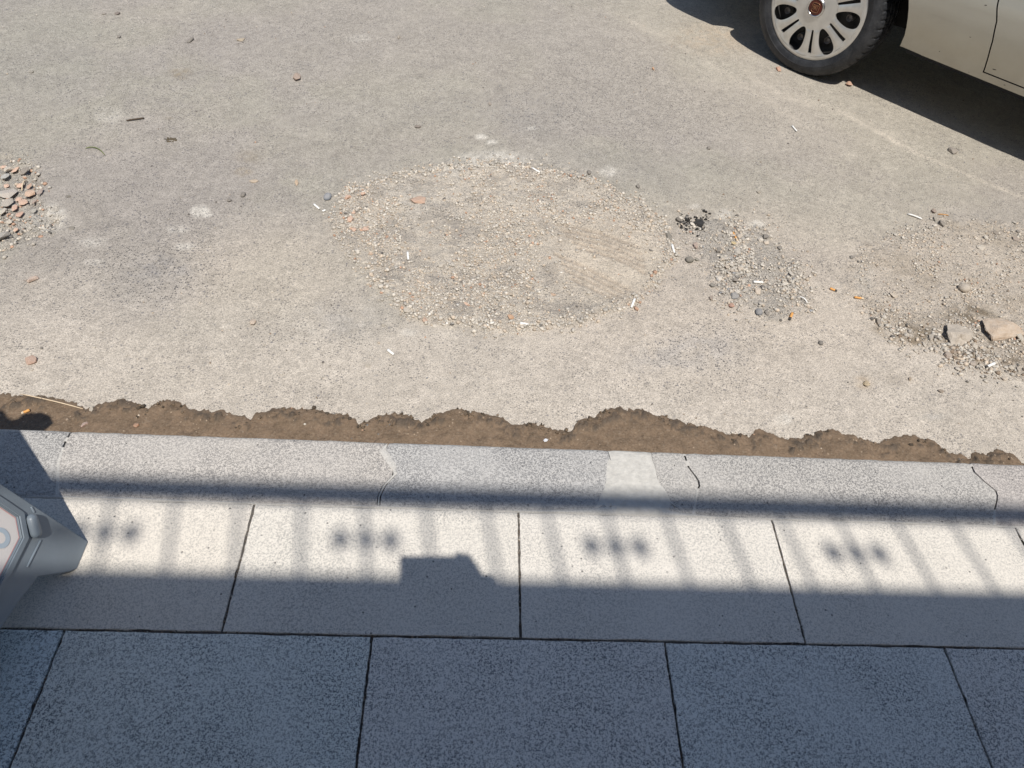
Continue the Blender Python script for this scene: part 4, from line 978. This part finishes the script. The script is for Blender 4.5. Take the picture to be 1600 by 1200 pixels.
# wheels -------------------------------------------------
RT, RC = .307, .2320
def lathe(name, prof_, n_, mat, parent, smooth=True, mod=None, close=False):
    vs, fs = [], []; m = len(prof_)
    for i in range(n_):
        th = 2*PI*i/n_
        for j, (y, r) in enumerate(prof_):
            rr_ = r+(mod(i, j, y, r) if mod else 0)
            vs.append((rr_*math.cos(th), y, rr_*math.sin(th)))
    for i in range(n_):
        for j in range(m-1 if not close else m):
            a = i*m+j; b = ((i+1) % n_)*m+j; j2 = (j+1) % m
            fs.append((a, i*m+j2, ((i+1) % n_)*m+j2, b))
    o = mesh(name, vs, fs, mat, parent, smooth)
    bm = bmesh.new(); bm.from_mesh(o.data); bmesh.ops.recalc_face_normals(bm, faces=bm.faces); bm.to_mesh(o.data); bm.free()
    return o
def wheel_cover_mesh(parent):
    nsec = 7; half = PI/nsec; R1 = RC
    def slot_a(r): return (.0045+.0040*(r-.098)/.10)/max(r, .02) if .098 < r < .200 else .0008/max(r, .02)
    def open_b(r):                       # angle (from slot centre) where the solid spoke ends
        if r <= .098 or r >= .214: return half
        t = (r-.098)/(.214-.098)
        wid = .0430*math.sin(PI*min(1, t**.95))**.34 * (.42+.62*t)
        return max(half-wid/r, .014/r+.0)
    rs = [.03, .05, .07, .09, .097]+[.098+.0012]+list(np.linspace(.104, .208, 24))+[.2115, .2138, .2145, .219, .225, .229, R1]
    def dish(r): return interp(r, [0, .05, .10, .17, .205, .222, R1], [.004, .002, -.002, -.002, -.006, -.003, -.009])
    bm = bmesh.new(); cache = {}
    def V(ri, r, th, dz=0):
        key = (ri, round(th % (2*PI), 6))
        if key in cache: return cache[key]
        v = bm.verts.new((r*math.cos(th), dish(r)+dz, r*math.sin(th))); cache[key] = v; return v
    for k_ in range(nsec):
        c0 = 2*half*k_
        for s_ in (1, -1):
            for ri in range(len(rs)-1):
                r0, r1 = rs[ri], rs[ri+1]; rm = (r0+r1)/2
                def angs(r): 
                    a, b = slot_a(r), open_b(r); return [0, a]+[a+(b-a)*t for t in (.2, .4, .6, .8)]+[b, b+(half-b)*.5, half]
                A0, A1 = angs(r0), angs(r1)
                for j in range(8):
                    if j == 0 and .098 < rm < .200: continue
                    if j >= 6 and .098 < rm < .214: continue
                    def dz(j_, r): return (.0035*math.sin(PI*min(1, max(0, (j_-1)/5))) if .10 < r < .212 and 1 <= j_ <= 6 else 0)
                    q = [V(ri, r0, c0+s_*A0[j], dz(j, r0)), V(ri, r0, c0+s_*A0[j+1], dz(j+1, r0)), V(ri+1, r1, c0+s_*A1[j+1], dz(j+1, r1)), V(ri+1, r1, c0+s_*A1[j], dz(j, r1))]
                    q = list(dict.fromkeys(q))
                    if len(q) >= 3:
                        try: bm.faces.new(q)
                        except ValueError: pass
    bmesh.ops.remove_doubles(bm, verts=bm.verts, dist=.0002)
    bmesh.ops.recalc_face_normals(bm, faces=bm.faces)
    av = sum((f.normal.y for f in bm.faces))
    if av < 0: bmesh.ops.reverse_faces(bm, faces=bm.faces)
    me = bpy.data.meshes.new('wheel_cover'); bm.to_mesh(me); bm.free(); me.materials.append(M_silver)
    me.polygons.foreach_set('use_smooth', [True]*len(me.polygons))
    o = bpy.data.objects.new('wheel_cover', me); COL.objects.link(o); o.parent = parent
    md = o.modifiers.new('s', 'SOLIDIFY'); md.thickness = .010; md.offset = -1
    md = o.modifiers.new('e', 'EDGE_SPLIT'); md.split_angle = math.radians(40)
    return o
def make_wheel(x, y, flip, spin):
    wn = empty('wheel', (x, y, RT-.002), PI if flip else 0, car)
    tp = [(-.030, .222), (-.012, .2265), (-.006, .234), (-.002, .242), (.0015, .255), (.002, .258), (.0028, .2585), (.0028, .2605), (.002, .261), (.0005, .272), (-.003, .283), (-.0035, .2835), (-.008, .292), (-.014, .2985), (-.022, .3035), (-.030, .3060), (-.040, .307),
          (-.062, .307), (-.063, .3), (-.071, .3), (-.072, .307), (-.098, .307), (-.099, .3), (-.107, .3), (-.108, .307), (-.135, .307), (-.136, .3), (-.144, .3), (-.145, .307), (-.165, .306), (-.180, .300), (-.195, .275), (-.195, .23), (-.17, .215), (-.1, .20)]
    def mod(i, j, y_, r):
        g = 0
        if 13 <= j <= 17 and i % 6 == 0: g -= .0055
        if 13 <= j <= 14 and i % 6 in (2, 3): g -= .0010
        if r > .305 and j > 17 and (i+j) % 7 == 0: g -= .006
        return g
    t = lathe('tyre', tp, 300, M_rubber, wn, True, mod)
    md = t.modifiers.new('e', 'EDGE_SPLIT'); md.split_angle = math.radians(42)
    lathe('rim', [(-.024, .2245), (-.012, .2315), (-.016, .2235), (-.05, .213), (-.075, .205), (-.070, .17), (-.052, .14), (-.058, .10), (-.03, .06), (-.03, .001)], 72, M_steel, wn)
    cv = wheel_cover_mesh(wn); cv.rotation_euler = (0, spin, 0)
    # bolt sockets behind the cover's openings
    for k_ in range(7):
        a_ = -(2*PI*(k_+.5)/7)+0
        bm = bmesh.new(); bmesh.ops.create_cone(bm, cap_ends=True, segments=16, radius1=.0165, radius2=.0145, depth=.030, matrix=Matrix.Rotation(-PI/2, 4, 'X'))
        fs_ = [f for f in bm.faces if len(f.verts) > 4 and f.calc_center_median().y > 0]
        r_ = bmesh.ops.inset_region(bm, faces=fs_, thickness=.0055); bmesh.ops.translate(bm, vec=(0, -.016, 0), verts=list({v for f in fs_ for v in f.verts}))
        o = bmobj('bolt_socket', bm, M_boss, wn, False); an = spin_to(spin, k_)
        o.location = (.155*math.cos(an), -.036, .155*math.sin(an))
    lathe('cap_ring', [(-.002, .0425), (.004, .0425), (.0095, .040), (.0105, .037), (.0088, .0335), (.006, .033)], 64, M_chrome, wn)
    lathe('centre_cap', [(.0068, .0335), (.0078, .030), (.0085, .0001)], 48, M_badge, wn)
    # emblem: rounded shield outline with FIAT in upright bars
    pts_ = []
    for i in range(33):
        th = 2*PI*i/32; c_, s2 = math.cos(th), math.sin(th); e_ = .45
        pts_.append((math.copysign(abs(c_)**e_, c_)*.0175*(1-.08*s2*-1), .0092, math.copysign(abs(s2)**e_, s2)*.020))
    tube('emblem_outline', pts_, .0012, M_badge2, wn, 6)
    fc = bpy.data.curves.new('emblem_letters', 'FONT'); fc.body = 'FIAT'; fc.size = .0165; fc.extrude = .0007; fc.align_x = 'CENTER'; fc.align_y = 'CENTER'; fc.space_character = .82
    to = bpy.data.objects.new('emblem_letters', fc); COL.objects.link(to); bpy.context.view_layer.update()
    me = bpy.data.meshes.new_from_object(to.evaluated_get(bpy.context.evaluated_depsgraph_get())); bpy.data.objects.remove(to)
    for v in me.vertices: v.co = Vector((-v.co.x*.92, v.co.z+.0095, v.co.y*1.9))
    me.materials.clear(); me.materials.append(M_badge2); eo = bpy.data.objects.new('emblem_letters', me); COL.objects.link(eo); eo.parent = wn
    bmobj_dummy = None
    # raised sidewall marks, too worn to read
    return wn
M_boss = simple('dull_grey_socket', (.24, .22, .20), .55, .4, nscale=40, namt=.3)
def spin_to(spin, k_): return (2*PI*(k_+.5)/7) - spin
SPIN = math.radians(0)
w1 = make_wheel(0, 0, False, SPIN)
w1.rotation_euler = (0, 0, math.radians(0))
make_wheel(-WB, 0, False, SPIN); make_wheel(0, YC*2, True, SPIN); make_wheel(-WB, YC*2, True, SPIN)

# ------------------------------------------------------------------ A-BOARD SIGN at the left
tip = G(138, 847, 0); near = G(128, 893, 0)
e_sh = G(97, 773, 0); dS = np.array(SUN)                       # shadow of the edge point seen at (0,755)
rE = ray(0, 755)
A_ = np.stack([-dS, -rE], 1); sol = np.linalg.lstsq(A_, O_-e_sh, rcond=None)[0]
E = ((e_sh-dS*sol[0])+(O_+rE*sol[1]))/2
XS = tip[0]; lean = (XS-E[0])/E[2]
sn = np.array([1, 0, lean]); sn /= np.linalg.norm(sn); sp0 = np.array([XS, 0, 0])
up = np.array([-lean, 0, 1]); UL = np.linalg.norm(up); up /= UL
def SP(px, py, off=0):
    d = ray(px, py); t = ((sp0+sn*off-O_)@sn)/(d@sn); p = O_+d*t; return (p[1], (p-sp0)@up)      # (y, slope height)
def S3(y, b, off=0): return sp0+np.array([0, y, 0])+up*b+sn*off
print('SIGN', tip, near, E, 'lean', lean, [np.round(SP(*q), 3) for q in ((138,845),(128,893),(50,915),(30,940),(0,985),(0,755),(33,840),(27,808),(0,795),(0,905))])
sign = empty('a_board_sign', (XS, .60, 0)); tag(sign, 'grey plastic pavement sign with a pale poster, its flared foot at the left edge', 'sign')
YF, YN = tip[1], tip[1]-.62; YM = (YF+YN)/2; HT = .68
def sheet(name, pts2, off0, off1, mat, par, bev=0, holes=None, local=True):
    n_ = len(pts2)
    v_ = [S3(y, b, off1) for y, b in pts2]+[S3(y, b, off0) for y, b in pts2]
    base = np.array([XS, .60, 0])
    bm = bmesh.new(); bv = [bm.verts.new(tuple(p-base)) for p in v_]
    bm.faces.new(bv[:n_]); bm.faces.new(bv[n_:][::-1])
    for i in range(n_): bm.faces.new((bv[i], bv[(i+1) % n_], bv[(i+1) % n_+n_], bv[i+n_]))
    bmesh.ops.recalc_face_normals(bm, faces=bm.faces)
    if bev: bmesh.ops.bevel(bm, geom=list(bm.edges), offset=bev, segments=3, affect='EDGES', clamp_overlap=True)
    return bmobj(name, bm, mat, par, False)
def outer_half():
    a = SP(138, 846); b = SP(128, 893); c = SP(50, 915); d = SP(30, 940); e = SP(0, 985); f_ = SP(0, 755)
    return a, b, c, d, e, f_
a, b, c, d, e, f_ = outer_half()
# half outline from the foot upward (far side), mirrored for the near side
arch = [(b[0], 0.0), (b[0]-.012, .012), (c[0]+.02, c[1]-.004), (c[0], c[1]), (d[0], d[1]), (e[0], e[1]), (YM, e[1]+.012)]
def SH(px, py, z=ROADZ):
    P_ = G(px, py, z); t = ((P_-sp0)@sn)/(dS@sn); q = P_-dS*t; return (q[1], (q-sp0)@up)
shp = [SH(25, 664, 0), SH(86, 662), SH(80, 650), SH(66, 644), SH(52, 646), SH(44, 653), SH(24, 658), SH(15, 652), SH(8, 642), SH(-6, 639)]
print('TOP', [np.round(q, 3) for q in shp])
side = [(a[0], 0.0), (f_[0], f_[1])]+[q for q in shp if q[0] > YM+.02]+[(YM+.0, shp[-1][1])]
far_ = arch[::-1][:-0 or None]
outline = side + [(2*YM-y, z) for y, z in side[::-1][1:]] + [(2*YM-y, z) for y, z in arch] [0:-1] + arch[::-1]
# poster opening (chamfered corners)
pA, pB, pC, pD = SP(0, 795), SP(27, 808), SP(33, 840), SP(0, 905)
yS = (pA[0]+pB[0])/2
pin_half = [(YM, pD[1]+0.0), (pD[0], pD[1]), (pC[0], pC[1]), (pB[0], pB[1]), (yS+.003, pA[1]), (yS, .46), (yS-.03, .50), (YM, .50)]
poster_pts = pin_half[:-1] + [(2*YM-y, z) for y, z in pin_half[::-1][:-1]]
def ring_panel(name, outer, inner, off0, off1, mat, bv=.004):
    base = np.array([XS, .60, 0]); bm = bmesh.new()
    def loop(pts2, off): return [bm.verts.new(tuple(S3(y, b, off)-base)) for y, b in pts2]
    o1, i1 = loop(outer, off1), loop(inner, off1)
    es = []
    for L in (o1, i1):
        for i in range(len(L)): es.append(bm.edges.new((L[i], L[(i+1) % len(L)])))
    r_ = bmesh.ops.triangle_fill(bm, use_beauty=True, use_dissolve=False, edges=es)
    fs_ = [g for g in r_['geom'] if isinstance(g, bmesh.types.BMFace)]
    ex = bmesh.ops.extrude_face_region(bm, geom=fs_)
    bmesh.ops.translate(bm, vec=tuple(sn*(off0-off1)), verts=[g for g in ex['geom'] if isinstance(g, bmesh.types.BMVert)])
    bmesh.ops.recalc_face_normals(bm, faces=bm.faces)
    sharp = [ed for ed in bm.edges if len(ed.link_faces) == 2 and ed.calc_face_angle() > .8 and abs(Vector(sn).dot((ed.verts[0].co-ed.verts[1].co).normalized())) < .3]
    bmesh.ops.bevel(bm, geom=sharp, offset=bv, segments=3, affect='EDGES', clamp_overlap=True)
    return bmobj(name, bm, mat, sign)
fr = ring_panel('frame', outline, poster_pts, -.022, 0.0, M_frame, .0016)
sheet('poster', poster_pts, -.012, -.0030, M_poster, sign)
# raised snap rim round the poster
rim_pts = [(p[0], p[1]) for p in poster_pts]; cen = np.array([YM, .32])
def offs(pts2, k_):
    P = [np.array(p) for p in pts2]; n_ = len(P); out = []
    ar = sum(P[i][0]*P[(i+1) % n_][1]-P[(i+1) % n_][0]*P[i][1] for i in range(n_)); sg = 1 if ar > 0 else -1
    for i in range(n_):
        e0 = P[i]-P[i-1]; e1 = P[(i+1) % n_]-P[i]; e0 = e0/np.linalg.norm(e0); e1 = e1/np.linalg.norm(e1)
        n0 = np.array([e0[1], -e0[0]])*sg; n1 = np.array([e1[1], -e1[0]])*sg; b_ = n0+n1; b_ /= np.linalg.norm(b_)
        out.append(tuple(P[i]+b_*k_/max(.5, b_@n0)))
    return out
ring_panel('snap_rim', offs(poster_pts, .0150), offs(poster_pts, .0005), .0, .0045, M_frame, .0028)
rl = offs(poster_pts, -.0012); rl2 = offs(poster_pts, -.0024)
def flat_ring(name, o1, o2, off, mat):
    base = np.array([XS, .60, 0]); n_ = len(o1)
    v_ = [S3(y, b, off)-base for y, b in o1]+[S3(y, b, off)-base for y, b in o2]
    v_ += [p-sn*.0006 for p in v_]
    f = [(i, (i+1) % n_, (i+1) % n_+n_, i+n_) for i in range(n_)]
    return mesh(name, v_, f, mat, sign)
flat_ring('poster_border', rl, rl2, -.0024, M_red)
cc = SP(-4, 841, -.008)
cir = [(cc[0]+.019*math.cos(t), cc[1]+.022*math.sin(t)) for t in np.linspace(0, 2*PI, 40, endpoint=False)]
cir2 = [(cc[0]+.010*math.cos(t), cc[1]+.012*math.sin(t)) for t in np.linspace(0, 2*PI, 40, endpoint=False)]
flat_ring('poster_letter', cir, cir2, -.0022, M_bluep)
# clip knob at the corner and moulded ribs
def capsule(name, q0, q1, rad, off, par=sign, flat=.8, mat=M_frame):
    base = np.array([XS, .60, 0]); p0 = S3(*q0, off)-base; p1 = S3(*q1, off)-base; dd = (p1-p0); L = np.linalg.norm(dd); dd = dd/L
    pts_, rs_ = [], []
    for t in np.linspace(0, PI/2, 5): pts_.append(p0-dd*rad*math.cos(t)); rs_.append(max(rad*math.sin(t), .0004))
    for t in np.linspace(PI/2, 0, 5): pts_.append(p1+dd*rad*math.cos(t)); rs_.append(max(rad*math.sin(t), .0004))
    return tube(name, pts_, rs_, mat, par, 14)
k0, k1 = SP(46, 812), SP(52, 833)
capsule('snap_clip', k0, k1, .0105, .006)
capsule('snap_clip', (2*YM-k0[0], k0[1]), (2*YM-k1[0], k1[1]), .0105, .006)
for q0, q1 in ((SP(63, 845), SP(43, 885)), (SP(49, 793), SP(53, 800))):
    capsule('moulded_rib', q0, q1, .0022, .0)
    capsule('moulded_rib', (2*YM-q0[0], q0[1]), (2*YM-q1[0], q1[1]), .0022, .0)
# rear leaf of the A-board
def rear_leaf():
    topx = sp0+up*.66
    v_ = []; base = np.array([XS, .60, 0])
    for (y, b_) in [(YF-.01, 0), (YF-.02, .62), (YF-.06, .65), (YN+.06, .65), (YN+.02, .62), (YN+.01, 0), (YN+.09, 0), (YN+.12, .09), (YF-.12, .09), (YF-.09, 0)]:
        x0 = XS-2*lean*.66-.06; x1 = topx[0]-.03; t = b_/.66
        v_.append(np.array([x0*(1-t)+x1*t, y, b_*.95])-base)
    n_ = len(v_); v2 = v_+[p-np.array([.018, 0, 0]) for p in v_]
    bm = bmesh.new(); bv = [bm.verts.new(tuple(p)) for p in v2]; bm.faces.new(bv[:n_]); bm.faces.new(bv[n_:][::-1])
    for i in range(n_): bm.faces.new((bv[i], bv[(i+1) % n_], bv[(i+1) % n_+n_], bv[i+n_]))
    bmobj('rear_leaf', bm, M_frame, sign)
rear_leaf()

# ------------------------------------------------------------------ low building behind, whose parapet and railing cast the shade
WY = .696-3.5*.506
bld = empty('low_building', (0, WY-2, 0)); tag(bld, 'low rendered building behind the viewer that shades the pavement', 'building')
def lbox(name, x0, x1, y0, y1, z0, z1, mat, par, off, bev=0):
    o = box(name, x0-off[0], x1-off[0], y0-off[1], y1-off[1], z0-off[2], z1-off[2], mat, par, bev); return o
bo = (0, WY-2, 0)
lbox('wall', -9, 9, WY-4, WY-.06, -.2, 3.3, M_wall, bld, bo)
lbox('parapet', -9, 9, WY-.26, WY, 3.3, 3.5, M_wall, bld, bo)
for x_ in (-5, -1.6, 2.0, 5.4):
    wf = lbox('window', x_-.6, x_+.6, WY-.059, WY-.03, 1.0, 2.3, M_iron, bld, bo); lbox('pane', x_-.54, x_+.54, WY-.029, WY-.024, 1.06, 2.24, M_glass, wf, bo)
rail = empty('roof_railing', (0, WY-.03, 3.5)); tag(rail, 'black iron railing with scroll ornaments on the low building behind the viewer', 'railing')
RY = WY-.012; ro = (0, WY-.03, 3.5)
lbox('handrail', -6, 6, RY-.022, RY+.022, 3.915, 3.950, M_iron, rail, ro)
lbox('bottom_rail', -6, 6, RY-.01, RY+.01, 3.505, 3.52, M_iron, rail, ro)
bm0 = bmesh.new(); box_bm(bm0, -.0052, .0052, -.0052, .0052, .02, .416); me_bar = bpy.data.meshes.new('baluster'); bm0.to_mesh(me_bar); bm0.free(); me_bar.materials.append(M_iron)
bmo = bmesh.new()
for dx in (-.056, 0, .056):
    bmesh.ops.create_uvsphere(bmo, u_segments=14, v_segments=8, radius=1, matrix=Matrix.Translation((dx, 0, .205)) @ Matrix.Diagonal((.0175, .006, .056, 1)))
    box_bm(bmo, min(0, dx), max(0.001, dx), -.002, .002, .203, .208)
me_orn = bpy.data.meshes.new('scroll_ornament'); bmo.to_mesh(me_orn); bmo.free(); me_orn.materials.append(M_iron)
x0b = -.213+.328; i = 0
for i in range(-38, 39):
    x_ = x0b+i*.1399
    o = bpy.data.objects.new('baluster', me_bar); COL.objects.link(o); o.parent = rail; o.location = (x_, RY-ro[1], 0)
    if i % 4 == 0:
        o = bpy.data.objects.new('scroll_ornament', me_orn); COL.objects.link(o); o.parent = rail; o.location = (x_, RY-ro[1], 0)

# ------------------------------------------------------------------ the photographer (behind the camera; casts the phone's shadow)
ph = bpy.data.objects.new('smartphone', None); COL.objects.link(ph); ph.matrix_world = M.copy(); tag(ph, 'black smartphone held sideways by the photographer', 'phone')
bm = bmesh.new(); box_bm(bm, -.005, .136, -.062, .0165, .004, .012, .004, 3); bmobj('case', bm, M_phone, ph, True)
bm = bmesh.new(); box_bm(bm, -.003, .030, -.03, .012, .0015, .0039, .001, 2); bmobj('lens_island', bm, M_phone, ph, True)
person = empty('person', (0.05, -.40, 0)); tag(person, 'standing person in dark shirt and jeans holding a phone sideways with both hands', 'person')
def C2W(x, y, z): return Vector(R_)*x+Vector(U_)*y-Vector(F_)*z+Vector(O_)
def skin_chain(name, verts, edges, radii_, mat, parent, base, sub=1):
    me = bpy.data.meshes.new(name); me.from_pydata([tuple(Vector(v)-Vector(base)) for v in verts], edges, []); me.update()
    o = bpy.data.objects.new(name, me); COL.objects.link(o); o.parent = parent
    o.modifiers.new('skin', 'SKIN')
    for i_, r_ in enumerate(radii_):
        d_ = me.skin_vertices[0].data[i_]; d_.radius = (r_, r_) if isinstance(r_, float) else r_; d_.use_root = (i_ == 0)
    md = o.modifiers.new('sub', 'SUBSURF'); md.levels = sub; md.render_levels = sub
    o.data.materials.append(mat)
    bpy.context.view_layer.update(); dg = bpy.context.evaluated_depsgraph_get(); me2 = bpy.data.meshes.new_from_object(o.evaluated_get(dg))
    o.modifiers.clear(); o.data = me2
    if not me2.materials: me2.materials.append(mat)
    me2.polygons.foreach_set('use_smooth', [True]*len(me2.polygons)); return o
pb = (0.05, -.40, 0); bx_, by_ = .05, -.42
rh = C2W(.176, -.050, .02); lh = C2W(-.03, -.075, .035)
V_ = [(bx_, by_, .92), (bx_, by_, 1.10), (bx_, by_-.01, 1.30), (bx_, by_, 1.42), (bx_, by_+.02, 1.50),
      (bx_+.17, by_, 1.36), (bx_+.25, by_+.08, 1.13), tuple(rh+Vector((.06, -.10, -.08))), (bx_-.17, by_, 1.36), (bx_-.24, by_+.08, 1.13), tuple(lh+Vector((-.05, -.10, -.08))),
      (bx_+.10, by_, .86), (bx_+.11, by_+.01, .48), (bx_+.12, by_, .08), (bx_-.10, by_, .86), (bx_-.11, by_+.01, .48), (bx_-.12, by_, .08),
      (bx_+.13, by_+.13, .04), (bx_-.13, by_+.13, .04)]
E_ = [(0, 1), (1, 2), (2, 3), (3, 4), (2, 5), (5, 6), (6, 7), (2, 8), (8, 9), (9, 10), (0, 11), (11, 12), (12, 13), (0, 14), (14, 15), (15, 16), (13, 17), (16, 18)]
skin_chain('body', V_, E_, [(.15, .10), (.14, .10), (.16, .11), .06, .05, .06, .042, .030, .06, .042, .030, .085, .058, .042, .085, .058, .042, .035, .035], M_shirt, person, pb)
def head():
    bm = bmesh.new(); c_ = Vector((bx_, by_+.06, 1.58))-Vector(pb)
    bmesh.ops.create_uvsphere(bm, u_segments=24, v_segments=16, radius=1)
    for v in bm.verts:
        x, y, z = v.co; k_ = 1-.22*max(0, -z)
        v.co = Vector((x*.074*k_, y*.092*k_, z*.112))
        if y > .9 and abs(x) < .25 and -.35 < z < .1: v.co.y += .016
    bmesh.ops.transform(bm, matrix=Matrix.Translation(c_) @ Matrix.Rotation(-.5, 4, 'X'), verts=bm.verts); bmobj('head', bm, M_skin, person, True)
    bm = bmesh.new(); bmesh.ops.create_uvsphere(bm, u_segments=24, v_segments=16, radius=1, matrix=Matrix.Translation(c_+Vector((0, -.022, .028))) @ Matrix.Diagonal((.082, .092, .100, 1)))
    bmobj('hair', bm, M_hair, person, True)
head()
def hand(wrist, side, tips, nm):
    base = pb; palm = wrist
    skin_chain('hand', [tuple(palm+Vector((.02*side, -.05, -.04))), tuple(palm), tuple(palm+(tips[1]-palm)*.35)], [(0, 1), (1, 2)], [.024, (.034, .020), (.036, .016)], M_skin, person, base)
    for i_, tp in enumerate(tips):
        mid = (palm+tp)*.5+Vector(U_)*.006-Vector(F_)*.004
        skin_chain('finger', [tuple(palm.lerp(tp, .2)), tuple(mid), tuple(palm.lerp(tp, .8)+Vector(U_)*.003), tuple(tp)], [(0, 1), (1, 2), (2, 3)], [.0125, .0115, .0100, .0078], M_skin, person, base)
hand(rh, 1, [C2W(.118, .0245, .006), C2W(.136, .0215, .004), C2W(.146, .006, .0), C2W(.150, -.008, -.002), C2W(.140, -.026, -.002), C2W(.118, -.045, .018)], 'r')
skin_chain('palm', [tuple(C2W(.139, .002, .008)), tuple(C2W(.146, -.022, .010)), tuple(C2W(.158, -.050, .014))], [(0, 1), (1, 2)], [.013, .015, .020], M_skin, person, pb)  # extra bulk added to close a gap in the hand's cast shadow
hand(lh, -1, [C2W(.012, -.060, -.002), C2W(.030, -.066, -.002), C2W(.0, -.066, .016), C2W(-.02, -.066, -.0), C2W(.045, -.064, .004)], 'l')
